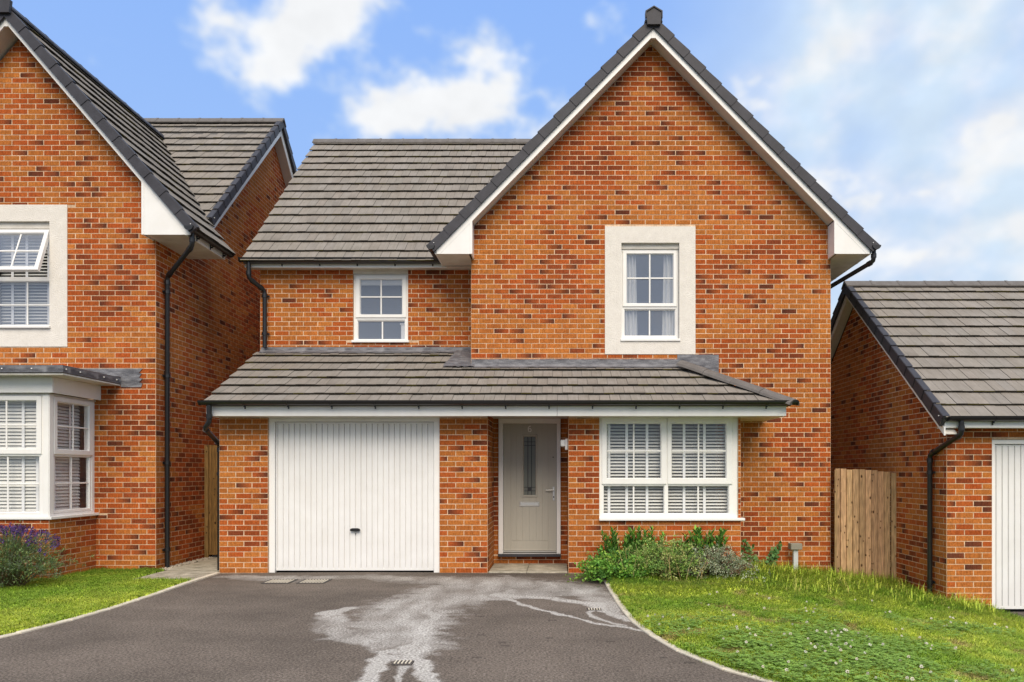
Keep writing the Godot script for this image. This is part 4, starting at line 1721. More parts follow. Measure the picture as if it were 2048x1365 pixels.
# a mound of small leaves, in sprays at the ends of twigs so that gaps and dark hollows show between them
func mound(t: Node3D, centre: Vector3, size: Vector3, sprays: int, per: int, leaf_len: float, leaf_wide: float, cols: Array, spread := 0.06) -> void:
	var mb := MB.new()
	var stems := MB.new()
	var base := Vector3(centre.x, height(centre.x), centre.z)
	for i in sprays:
		var dir := rand_dir(0.35)
		if dir.y < -0.25:
			dir.y = -dir.y * 0.5
		var lump := 1.0 + 0.5 * fine.get_noise_3dv(dir * 2.3 + centre)
		var r := pow(rng.randf(), 0.33) * lump * (1.0 + 0.4 * pow(rng.randf(), 5.0))
		var tip := centre + dir * size * r
		if tip.y < base.y + 0.01:
			tip.y = base.y + rng.randf() * 0.05
		if i % 5 == 0:
			stems.tube([base + Vector3(dir.x, 0, dir.z) * size * 0.25, base.lerp(tip, 0.6) + Vector3.UP * 0.05, tip], [0.006, 0.004, 0.002], 5, Color(0.10, 0.075, 0.04), false)
		var col: Color = cols[rng.randi() % cols.size()]
		var j0 := rng.randf_range(0.75, 1.25)
		for k in per:
			var at := tip + rand_dir(0.0) * spread * rng.randf()
			var ld := (dir * 0.7 + rand_dir(0.4) * 0.9).normalized()
			var j := j0 * rng.randf_range(0.8, 1.2)
			mb.leaf(at, ld, rand_dir(1.2), leaf_len * rng.randf_range(0.6, 1.2), leaf_wide * rng.randf_range(0.7, 1.2), Color(col.r * j, col.g * j, col.b * j), 0.3)
	obj("foliage", mb, M.leaf, t, "stuff")
	obj("stems", stems, M.leaf, t)


func laurel(x: float, d: float, wide: float, tall: float, shoots: int, label: String) -> void:
	var t := thing("laurel_shrub", label, "shrub", V(x, height(x), d), "laurel shrubs under the front window")
	var mb := MB.new()
	var stems := MB.new()
	for i in shoots:
		var px := x + rng.randf_range(-0.5, 0.5) * wide
		var base := V(lerpf(x, px, 0.6), height(x), d + rng.randf_range(-0.06, 0.06))
		var h := tall * rng.randf_range(0.5, 1.0)
		var top := V(px + rng.randf_range(-0.05, 0.05), height(x) + h, d + rng.randf_range(-0.12, 0.08))
		stems.tube([base, base.lerp(top, 0.5) + Vector3(0, 0.02, 0.02), top], [0.007, 0.005, 0.003], 6, Color(0.10, 0.12, 0.04), false)
		var n := int(h / 0.018)
		for k in n:
			var f := lerpf(0.2, 1.0, float(k) / n)
			var at := base.lerp(top, f)
			var an := k * 2.4 + i
			var out := Vector3(cos(an), rng.randf_range(1.1, 2.6), sin(an)).normalized()
			var j := rng.randf_range(0.7, 1.3)
			var c := lin(0.085, 0.22, 0.04).lerp(lin(0.26, 0.48, 0.06), 0.7 if f > 0.85 and rng.randf() < 0.4 else rng.randf() * 0.25)
			mb.leaf(at, out, Vector3(-out.x, 1.0, -out.z).normalized(), rng.randf_range(0.075, 0.12), rng.randf_range(0.03, 0.042), Color(c.r * j, c.g * j, c.b * j), 0.35)
	obj("foliage", mb, M.leaf, t, "stuff")
	obj("stems", stems, M.leaf, t)


func plants() -> void:
	laurel(0.99, 10.98, 0.86, 0.66, 46, "dark green laurel shrub of upright oval leaves, nearer to the front door")
	laurel(1.93, 10.99, 0.74, 0.66, 32, "dark green laurel shrub behind the silvery shrub, farther from the front door")
	var t := thing("geranium", "low spreading plant with rounded green leaves, overhanging the end of the drive", "plant", V(0.72, 0, 10.45))
	mound(t, V(0.74, 0.10, 10.45), Vector3(0.42, 0.24, 0.42), 760, 10, 0.036, 0.034, [lin(0.132, 0.295, 0.046), lin(0.186, 0.388, 0.062), lin(0.093, 0.217, 0.046), lin(0.310, 0.465, 0.078)])
	var trail := MB.new()
	for i in 9:
		var a := V(0.5, 0.06, 10.5)
		var e := V(rng.randf_range(0.05, 0.35), 0.03, rng.randf_range(9.9, 11.0))
		trail.tube([a, a.lerp(e, 0.5) + Vector3.UP * 0.04, e], 0.003, 5, Color(0.16, 0.17, 0.05), false)
		for k in 10:
			trail.leaf(a.lerp(e, rng.randf_range(0.4, 1.0)) + Vector3.UP * 0.02, rand_dir(0.8), Vector3.UP, 0.035, 0.03, lin(0.217, 0.388, 0.062), 0.2)
	obj("runners", trail, M.leaf, t)
	t = thing("weedy_bush", "pale green weedy bush with dry straw-coloured stalks in the middle of the bed", "bush", V(1.35, 0, 10.5))
	mound(t, V(1.36, 0.15, 10.5), Vector3(0.60, 0.34, 0.42), 1100, 11, 0.030, 0.018, [lin(0.232, 0.372, 0.078), lin(0.310, 0.434, 0.109), lin(0.171, 0.295, 0.078), lin(0.403, 0.419, 0.155)], 0.055)
	var dry := MB.new()
	for i in 30:
		var px := rng.randf_range(0.85, 2.0)
		var base := V(px, 0.0, rng.randf_range(10.05, 10.6))
		var top := base + Vector3(rng.randf_range(-0.14, 0.14), rng.randf_range(0.15, 0.52), rng.randf_range(-0.03, 0.12))
		var mid := base.lerp(top, 0.55) + Vector3(rng.randf_range(-0.03, 0.03), 0.02, 0)
		var c := lin(0.651, 0.512, 0.264).lerp(lin(0.496, 0.310, 0.139), rng.randf())
		dry.tube([base, mid, top], [0.0026, 0.0022, 0.0014], 5, c, false)
	obj("dry_stalks", dry, M.leaf, t)
	t = thing("silvery_shrub", "rounded grey-green woolly shrub with brown hollows beside the corner of the bay", "shrub", V(2.05, -0.03, 10.5))
	mound(t, V(2.06, 0.12, 10.55), Vector3(0.46, 0.27, 0.38), 1000, 14, 0.028, 0.011, [lin(0.36, 0.40, 0.27), lin(0.48, 0.52, 0.37), lin(0.186, 0.232, 0.124), lin(0.202, 0.109, 0.078), lin(0.310, 0.357, 0.217)], 0.045)
	t = thing("climbing_plant", "small dark climber growing up the brick wall between bay and vent pipe", "plant", V(3.0, -0.12, 11.95))
	var cl := MB.new()
	var cs := MB.new()
	for i in 6:
		var a := V(2.9 + i * 0.04, -0.13, 11.98)
		var e := V([2.72, 2.80, 2.98, 3.12, 3.26, 3.33][i], [0.28, 0.42, 0.10, 0.02, 0.24, 0.36][i], 12.05)
		var mid := a.lerp(e, 0.5) + Vector3(0.03 * sin(i * 2.0), 0, 0.03)
		cs.tube([a, mid, e], [0.005, 0.004, 0.002], 5, Color(0.12, 0.08, 0.05), false)
		for k in 70:
			var f := rng.randf()
			var at := a.lerp(mid, f * 2.0) if f < 0.5 else mid.lerp(e, f * 2.0 - 1.0)
			at += Vector3(rng.randfn() * 0.05 * (1.2 - f), rng.randfn() * 0.03, absf(rng.randfn()) * 0.03 + 0.01)
			var c := lin(0.093, 0.202, 0.062).lerp(lin(0.217, 0.155, 0.062), 0.5 if rng.randf() < 0.2 else 0.0)
			cl.leaf(at, rand_dir(0.2), Vector3(0, 0.4, 1), rng.randf_range(0.045, 0.075), 0.05, c, 0.2)
	obj("foliage", cl, M.leaf, t, "stuff")
	obj("stems", cs, M.leaf, t)
	t = thing("lavender", "bushy lavender with purple flower spikes beneath the neighbour's bay window", "shrub", V(-6.72, 0, 9.65))
	mound(t, V(-6.75, 0.20, 9.75), Vector3(0.66, 0.42, 0.44), 1000, 12, 0.045, 0.006, [lin(0.202, 0.310, 0.109), lin(0.264, 0.372, 0.139), lin(0.186, 0.232, 0.155), lin(0.139, 0.217, 0.093)], 0.06)
	var sp := MB.new()
	for i in 270:
		var an := rng.randf() * TAU
		var lean := Vector3(cos(an), 0, sin(an)) * rng.randf_range(0.1, 1.0)
		var dir := (lean * 0.95 + Vector3.UP * rng.randf_range(0.5, 1.0)).normalized()
		var a := V(-6.75, 0.20, 9.75) + dir * Vector3(0.62, 0.40, 0.42)
		var e := a + dir * rng.randf_range(0.08, 0.16)
		sp.tube([a - dir * 0.1, e], 0.0022, 4, Color(0.13, 0.17, 0.08), false)
		var c := lin(0.085, 0.045, 0.15).lerp(lin(0.14, 0.075, 0.25), rng.randf())
		for k in 14:
			sp.leaf(e + dir * 0.05 * (k / 14.0), (dir * 0.6 + rand_dir(0.0)).normalized(), rand_dir(), 0.021, 0.013, c, 0.3)
	obj("flower_spikes", sp, M.leaf, t, "stuff")


# ---------------------------------------------------------------- the three buildings

func eaves_boards(house: Node3D, called: String, pts: Array, m: Material) -> void:
	for p in pts:
		var mb := MB.new()
		mb.box(p[0], p[1], 0.004 if m == M.white_plastic else 0.0)
		obj(called, mb, m, house)


# a front gable's white boards: barge boards, closing boxes at the eaves, sloping soffits
func gable_boards(house: Node3D, d: float, wall_d: float, cx: float, apex: float, tan_p: float, half: float, wall_half: float, soffit: float) -> void:
	var f := facing(d)
	for s in [-1, 1]:
		var top := func(dx: float) -> float: return apex - tan_p * dx - 0.085
		var low := func(dx: float) -> float: return apex - tan_p * dx - 0.235
		var mb := MB.new()
		var end := half - 0.04
		var poly := PackedVector2Array([Vector2(cx + s * 0.002, top.call(0.0)), Vector2(cx + s * end, top.call(end)), Vector2(cx + s * end, maxf(low.call(end), soffit)), Vector2(cx + s * 0.002, low.call(0.0))])
		if low.call(end) < soffit:
			var xi: float = (apex - 0.235 - soffit) / tan_p
			poly = PackedVector2Array([Vector2(cx + s * 0.002, top.call(0.0)), Vector2(cx + s * end, top.call(end)), Vector2(cx + s * end, soffit), Vector2(cx + s * xi, soffit), Vector2(cx + s * 0.002, low.call(0.0))])
		mb.prism(poly, -0.022, 0.0, f)
		obj("bargeboard", mb, M.white_plastic, house)
		# the closing box below the board
		var bx := MB.new()
		var inner := wall_half - 0.045
		var xi2: float = (apex - 0.235 - soffit) / tan_p
		var tri := PackedVector2Array([Vector2(cx + s * xi2, soffit), Vector2(cx + s * inner, soffit), Vector2(cx + s * inner, low.call(inner))])
		bx.prism(tri, -0.022, -0.003, f)
		bx.box(Vector3(cx + s * inner, soffit, -(wall_d - d)), Vector3(cx + s * (inner + 0.02), low.call(inner) + 0.01, -0.023), 0.0, f)
		obj("eaves_box", bx, M.white_plastic, house)
		var trim := MB.new()
		trim.box(Vector3(cx + s * (inner - 0.006), soffit, -0.003), Vector3(cx + s * (inner + 0.03), low.call(inner) + 0.005, 0.003), 0.001, f)
		obj("corner_trim", trim, M.white_plastic, house)
		# soffit up the slope, between board and brickwork
		var so := MB.new()
		var a := Vector2(cx, low.call(0.0) + 0.03)
		var b := Vector2(cx + s * inner, low.call(inner) + 0.03)
		var q := PackedVector2Array([a, b, b + Vector2(0, 0.012), a + Vector2(0, 0.012)])
		so.prism(q, -(wall_d - d) - 0.05, -0.023, f)
		obj("sloping_soffit", so, M.soffit, house)
	var peak := MB.new()
	peak.box(Vector3(cx - 0.03, apex - 0.27, -0.03), Vector3(cx + 0.03, apex - 0.13, 0.004), 0.003, f)
	obj("joint_cover", peak, M.white_plastic, house)


func slope_frame(origin: Vector3, along_dir: Vector3, up_dir: Vector3) -> Transform3D:
	var x := along_dir.normalized()
	var y := (up_dir - x * up_dir.dot(x)).normalized()
	return Transform3D(Basis(x, y, x.cross(y)), origin)


func deck(house: Node3D, pts: Array, thick: float, called := "roof", m: Material = null) -> MeshInstance3D:
	var mb := MB.new()
	var nn: Vector3 = (pts[1] - pts[0]).cross(pts[2] - pts[0]).normalized()
	if nn.y < 0:
		nn = -nn
	var mid := Vector3.ZERO
	for p in pts:
		mid += p / pts.size()
	for i in range(1, pts.size() - 1):
		mb.tri(pts[0], pts[i], pts[i + 1], nn, Color.WHITE, Color.WHITE, Color.WHITE)
		mb.tri(pts[0] - nn * thick, pts[i] - nn * thick, pts[i + 1] - nn * thick, -nn, Color.WHITE, Color.WHITE, Color.WHITE)
	for i in pts.size():
		var a: Vector3 = pts[i]
		var b: Vector3 = pts[(i + 1) % pts.size()]
		mb.quad_auto(a, b, b - nn * thick, a - nn * thick, mid - nn * thick * 0.5)
	return obj(called, mb, m if m else M.deck, house)


func main_house() -> void:
	var h := thing("brick_house", "orange-red brick house with garage, grey front door and gabled upper floor, in the middle", "house", V(-0.3, 0, 12.0))
	var gd := 12.1
	# walls
	var gable := PackedVector2Array([Vector2(-1.323, -0.3), Vector2(4.126, -0.3), Vector2(4.126, 5.11), Vector2(1.402, 7.905), Vector2(-1.323, 5.11)])
	var panel := rect(0.705, 3.209, 2.076, 5.147)
	wall(h, "gable_wall", facing(gd), gable, [panel, rect(-1.4, -0.4, 2.42, 2.9)])
	wall(h, "upper_wall", facing(12.73), outline(rect(-4.757, 3.2, -1.32, 4.70)), [rect(-3.275, 3.49, -2.40, 4.63)])
	wall(h, "garage_pier", facing(11.25), outline(rect(-4.780, -0.05, -4.097, 2.25)), [])
	wall(h, "garage_pier", facing(11.25), outline(rect(-1.677, -0.05, -1.003, 2.25)), [])
	wall(h, "porch_wall", facing_right(-1.0), outline(rect(11.253, -0.05, 12.297, 2.3)), [], true, 0.1)
	wall(h, "porch_wall", facing_left(0.141), outline(rect(-12.297, -0.05, -11.253, 2.3)), [], true, 0.1)
	wall(h, "door_wall", facing(12.3), outline(rect(-0.998, -0.05, 0.139, 2.3)), [rect(-0.922, 0.13, 0.034, 2.245)])
	wall(h, "bay_wall", facing(11.25), outline(rect(0.144, -0.25, 2.568, 2.25)), [rect(0.575, 0.757, 2.535, 2.26)])
	for w in [[facing_left(-4.783), outline(rect(-19.6, -0.1, -11.253, 2.3))], [facing_left(-4.76), PackedVector2Array([Vector2(-19.6, 2.31), Vector2(-12.733, 2.31), Vector2(-12.733, 4.75), Vector2(-16.2, 7.9), Vector2(-19.6, 4.75)])], [facing_right(4.129), outline(rect(12.103, -0.5, 19.597, 4.9))], [facing_right(2.571), outline(rect(11.253, -0.3, 12.1, 2.2))], [facing_left(-1.326), outline(rect(-12.93, 2.9, -12.103, 5.1))]]:
		wall(h, "side_wall", w[0], w[1], [], false, 0.03 if w[0].origin.x > 2.0 and w[0].origin.x < 3.0 else 0.15)
	var back := Transform3D(Basis(Vector3.LEFT, Vector3.UP, Vector3.FORWARD), Vector3(0, 0, -19.6))
	wall(h, "back_wall", back, outline(rect(-4.129, -0.5, 4.76, 4.9)), [], false)
	lay_bricks(h)
	# rendered panel round the gable window
	var rp := MB.new()
	var op := rect(0.954, 3.432, 1.832, 4.90)
	for s in [rect(panel.position.x, op.end.y, panel.end.x, panel.end.y), rect(panel.position.x, panel.position.y, panel.end.x, op.position.y), rect(panel.position.x, op.position.y, op.position.x, op.end.y), rect(op.end.x, op.position.y, panel.end.x, op.end.y)]:
		rp.box(Vector3(s.position.x, s.position.y, -0.15), Vector3(s.end.x, s.end.y, 0.012), 0.0, facing(gd))
	obj("render_panel", rp, M.render, h)
	# windows
	var f := facing(gd)
	window(h, f, rect(0.958, 3.44, 1.828, 4.82), [[rect(0.988, 3.955, 1.798, 4.79), rect(1.045, 4.0, 1.745, 4.745), [1.392], [4.38], true], [rect(1.0, 3.5, 1.786, 3.915), rect(1.012, 3.512, 1.774, 3.895), [1.392], [], false]], Vector2(0.94, 1.846), 0.075, 0.035)
	var hd := MB.new()
	hd.box(Vector3(0.956, 4.822, -0.13), Vector3(1.83, 4.898, -0.05), 0.003, f)
	obj("head_trim", hd, M.soffit, h)
	room(h, f, rect(0.5, 2.9, 3.6, 5.2), 0.22, 3.2)
	var f2 := facing(12.73)
	window(h, f2, rect(-3.272, 3.52, -2.403, 4.585), [[rect(-3.235, 3.90, -2.440, 4.555), rect(-3.165, 3.945, -2.505, 4.50), [-2.835], [4.222], true], [rect(-3.215, 3.545, -2.455, 3.86), rect(-3.205, 3.555, -2.447, 3.835), [-2.82], [], false]], Vector2(-3.295, -2.38), 0.03, 0.045)
	room(h, f2, rect(-4.4, 3.2, -1.6, 4.66), 0.22, 3.0)
	var hb := MB.new()
	hb.box(Vector3(-3.275, 4.59, -0.1), Vector3(-2.40, 4.66, 0.012), 0.003, f2)
	obj("head_trim", hb, M.soffit, h)
	var f3 := facing(11.25)
	var up := func(l: float, r: float, gl: float, gr: float, bar: float) -> Array: return [rect(l, 1.262, r, 2.185), rect(gl, 1.34, gr, 2.108), [bar], [1.722], true]
	var dn := func(l: float, r: float, gl: float, gr: float, bar: float) -> Array: return [rect(l, 0.835, r, 1.235), rect(gl, 0.845, gr, 1.222), [bar], [], false]
	window(h, f3, rect(0.578, 0.775, 2.533, 2.25), [up.call(0.622, 1.518, 0.690, 1.442, 1.064), up.call(1.552, 2.448, 1.605, 2.365, 1.978), dn.call(0.632, 1.5, 0.642, 1.488, 1.064), dn.call(1.545, 2.415, 1.555, 2.403, 1.978)], Vector2(0.572, 2.62), 0.03, 0.055)
	room(h, f3, rect(0.35, 0.1, 2.5, 2.4), 0.3, 3.5)
	# doors
	garage_door(h, 11.28, rect(-4.094, 0.0, -1.68, 2.24), rect(-4.01, 0.005, -1.762, 2.138), 28, true)
	front_door(h)
	# main roof behind the upper wall
	var lean := 0.8995
	var e0 := V(-4.93, 4.72, 12.42)
	var r1 := deck(h, [V(-4.91, 4.70, 12.42), V(-1.75, 4.70, 12.42), V(1.402, 8.10, 16.2), V(-4.91, 8.10, 16.2)], 0.04)
	deck(h, [V(-4.91, 8.10, 16.2), V(1.402, 8.10, 16.2), V(1.402, 4.70, 19.95), V(-4.91, 4.70, 19.95)], 0.1)
	var len1 := Vector2(3.78, 3.40).length()
	var fr := slope_frame(V(0, 4.70, 12.42), Vector3.RIGHT, V(0, 3.4, 3.78))
	tiles(h, r1, fr, PackedVector2Array([Vector2(-4.94, -0.03), Vector2(-1.78, -0.03), Vector2(1.402, len1), Vector2(-4.94, len1)]))
	ridge(r1, V(-4.96, 8.15, 16.2), V(1.4, 8.15, 16.2), 0.8)
	# gable roof
	var gl := deck(h, [V(-1.88, 4.75, 11.815), V(1.402, 8.10, 11.815), V(1.402, 8.10, 19.9), V(-1.88, 4.75, 19.9)], 0.07, "roof", M.ridge)
	var gr := deck(h, [V(4.69, 4.75, 11.815), V(1.402, 8.10, 11.815), V(1.402, 8.10, 19.9), V(4.69, 4.75, 19.9)], 0.07, "roof", M.ridge)
	verge(gl, V(-1.90, 4.738, 11.78), V(1.36, 8.07, 11.78), Vector3.BACK)
	verge(gr, V(4.70, 4.738, 11.78), V(1.444, 8.07, 11.78), Vector3.BACK)
	ridge(gl, V(1.402, 8.155, 11.76), V(1.402, 8.155, 19.9), 0.85, 0.13, M.slate_plastic)
	var cap := MB.new()
	var fc := facing(11.74)
	cap.prism(PackedVector2Array([Vector2(1.402 - 0.095, 8.0), Vector2(1.402 + 0.095, 8.0), Vector2(1.402 + 0.118, 8.175), Vector2(1.402, 8.245), Vector2(1.402 - 0.118, 8.175)]), -0.03, 0.03, fc)
	obj("ridge_end_cap", cap, M.slate_plastic, gl)
	var skin := MB.new()
	skin.prism(PackedVector2Array([Vector2(1.402 - 0.126, 8.09), Vector2(1.402 - 0.118, 8.09), Vector2(1.402 - 0.108, 8.18), Vector2(1.402, 8.247), Vector2(1.402 + 0.108, 8.18), Vector2(1.402 + 0.118, 8.09), Vector2(1.402 + 0.126, 8.09), Vector2(1.402 + 0.126, 8.19), Vector2(1.402, 8.265), Vector2(1.402 - 0.126, 8.19)]), -0.04, 0.045, fc)
	obj("ridge_end_rim", skin, M.slate_plastic, gl)
	gable_boards(h, 11.8, gd, 1.402, 8.11, 1.022, 3.27, 2.727, 4.652)
	# eaves of the gable, left and right
	eaves_boards(h, "soffit", [[V(-1.80, 4.652, 11.83), V(-1.33, 4.664, 12.48)], [V(4.131, 4.652, 11.83), V(4.60, 4.664, 19.9)], [V(-4.93, 4.652, 12.53), V(-1.33, 4.664, 12.73)]], M.soffit)
	eaves_boards(h, "fascia", [[V(-1.822, 4.645, 11.80), V(-1.80, 4.80, 12.50)], [V(4.60, 4.645, 11.80), V(4.622, 4.80, 19.9)], [V(-4.92, 4.63, 12.53), V(-1.75, 4.80, 12.508)]], M.white_plastic)
	var g1 := gutter(h, V(-4.97, 4.755, 12.44), V(-1.80, 4.755, 12.44))
	for i in 6:
		bracket(g1, V(-4.33 + 0.59 * i, 4.755, 12.44), Vector3.BACK)
	var g2 := gutter(h, V(-1.885, 4.765, 11.74), V(-1.885, 4.765, 12.52))
	bracket(g2, V(-1.885, 4.765, 11.95), Vector3.LEFT)
	var g3 := gutter(h, V(4.685, 4.765, 11.74), V(4.685, 4.765, 19.8))
	for i in 6:
		bracket(g3, V(4.685, 4.765, 12.6 + i), Vector3.RIGHT)
	downpipe(h, [V(-4.83, 4.72, 12.44), V(-4.83, 4.45, 12.44), V(-4.66, 4.30, 12.66), V(-4.66, 3.40, 12.66)], [V(-4.66, 4.22, 12.66), V(-4.66, 3.62, 12.66)], V(0, 0, 1))
	downpipe(h, [V(4.685, 4.72, 11.86), V(4.685, 4.56, 11.86), V(4.175, 4.29, 12.9), V(4.175, -0.2, 12.9)], [V(4.175, 4.1, 12.9)], Vector3.LEFT)
	# lean-to roof over garage, porch and bay
	var pitch := 0.503
	var ez := 10.80
	var ey := 2.345
	var at := func(d: float) -> float: return ey + (d - ez) * pitch
	var r2 := deck(h, [V(-4.78, ey, ez), V(3.15, ey, ez), V(1.86, at.call(12.1), 12.1), V(-1.32, at.call(12.1), 12.1), V(-1.32, at.call(12.73), 12.73), V(-4.78, at.call(12.73), 12.73)], 0.03)
	var k := sqrt(1.0 + pitch * pitch)
	var fl := slope_frame(V(0, ey, ez), Vector3.RIGHT, V(0, pitch, 1))
	tiles(h, r2, fl, PackedVector2Array([Vector2(-4.81, -0.025), Vector2(3.17, -0.025), Vector2(1.88, 1.3 * k), Vector2(-1.32, 1.3 * k), Vector2(-1.32, 1.93 * k), Vector2(-4.81, 1.93 * k)]), 0.06)
	var hipside := deck(h, [V(3.15, ey, ez), V(3.15, ey, 12.1), V(1.86, at.call(12.1), 12.1)], 0.03, "roof", M.ridge)
	var ha := V(3.19, ey + 0.0, ez - 0.03)
	var hb2 := V(1.86, at.call(12.1) + 0.05, 12.06)
	var hdir := (hb2 - ha).normalized()
	for i in 4:
		var mb := MB.new()
		var side := hdir.cross(Vector3.UP).normalized()
		var upn := side.cross(hdir).normalized()
		var step := (hb2 - ha).length() / 4.0
		var ff := Transform3D(Basis(side, upn, -hdir), ha + hdir * step * i + upn * (0.004 * (i & 1)))
		var poly := PackedVector2Array()
		for q in 9:
			var an := PI * q / 8.0
			poly.append(Vector2(cos(an) * 0.140, sin(an) * 0.085 - 0.02))
		for q in 9:
			var an := PI - PI * q / 8.0
			poly.append(Vector2(cos(an) * 0.122, sin(an) * 0.067 - 0.02))
		mb.prism(poly, 0.0, -step + 0.006, ff)
		if i == 0:
			var endp := PackedVector2Array()
			for q in 9:
				var an := PI * q / 8.0
				endp.append(Vector2(cos(an) * 0.122, sin(an) * 0.068 - 0.02))
			mb.prism(endp, -0.004, -0.03, ff)
		obj("hip_tile", mb, M.ridge, r2)
	eaves_boards(h, "fascia", [[V(-4.76, 2.187, 10.892), V(-0.02, 2.345, 10.87)], [V(-0.016, 2.187, 10.892), V(3.104, 2.345, 10.87)], [V(3.082, 2.187, 12.1), V(3.104, 2.345, 10.893)], [V(-4.80, 2.187, 11.25), V(-4.782, 2.345, 10.87)]], M.white_plastic)
	eaves_boards(h, "soffit", [[V(-4.78, 2.192, 10.893), V(-1.0, 2.202, 11.27)], [V(0.141, 2.192, 10.893), V(2.571, 2.202, 11.27)], [V(2.572, 2.192, 10.893), V(3.082, 2.202, 12.1)], [V(-1.0, 2.246, 10.893), V(0.141, 2.256, 12.31)], [V(-1.012, 2.203, 10.893), V(-1.0, 2.246, 11.27)]], M.soffit)
	var g4 := gutter(h, V(-4.84, 2.385, 10.765), V(3.22, 2.385, 10.765))
	for i in 13:
		bracket(g4, V(-4.25 + 0.589 * i, 2.385, 10.765), Vector3.BACK)
	downpipe(h, [V(-4.72, 2.34, 10.78), V(-4.72, 2.10, 10.79), V(-4.80, 2.02, 10.82), V(-4.86, 1.82, 11.45), V(-4.86, 0.0, 11.45)], [V(-4.86, 1.4, 11.45)], Vector3.RIGHT)
	# lead
	var xs := [-4.74, -3.9, -3.0, -2.1, -1.335]
	for i in 4:
		flashing(h, xs[i] - (0.02 if i else 0.0), xs[i + 1], 12.73 - 0.002 * i, at.call(12.73), 0.10, 0.13, pitch)
	xs = [-1.32, -0.885, 0.015, 0.92, 1.82]
	for i in 4:
		flashing(h, xs[i] - (0.02 if i else 0.0), xs[i + 1], 12.1 - 0.002 * (i & 1), at.call(12.1), 0.135, 0.12, pitch)
	var last := MB.new()
	last.box(V(1.80, 3.0, 12.098), V(2.43, 3.205, 12.088), 0.003)
	last.box(V(2.16, 2.93, 12.097), V(2.43, 3.0, 12.089), 0.003)
	obj("flashing", last, M.lead, h)
	var cloth := MB.new()
	for i in 10:
		for q in 8:
			var pp := []
			for s in [[0, 0], [1, 0], [1, 1], [0, 1]]:
				var u: float = (i + s[0]) / 10.0
				var w: float = (q + s[1]) / 8.0
				var x := lerpf(-1.62 - 0.12 * (1.0 - w), -1.27 - 0.02 * w, u)
				var d := lerpf(11.98, 12.66, w)
				pp.append(V(x, at.call(d) + 0.075 + 0.02 * fine.get_noise_2d(x * 9.0, d * 14.0), d))
			cloth.quad_auto(pp[0], pp[1], pp[2], pp[3], V(-1.4, 0, 12.5))
	obj("lead_soaker", cloth, M.lead, h)


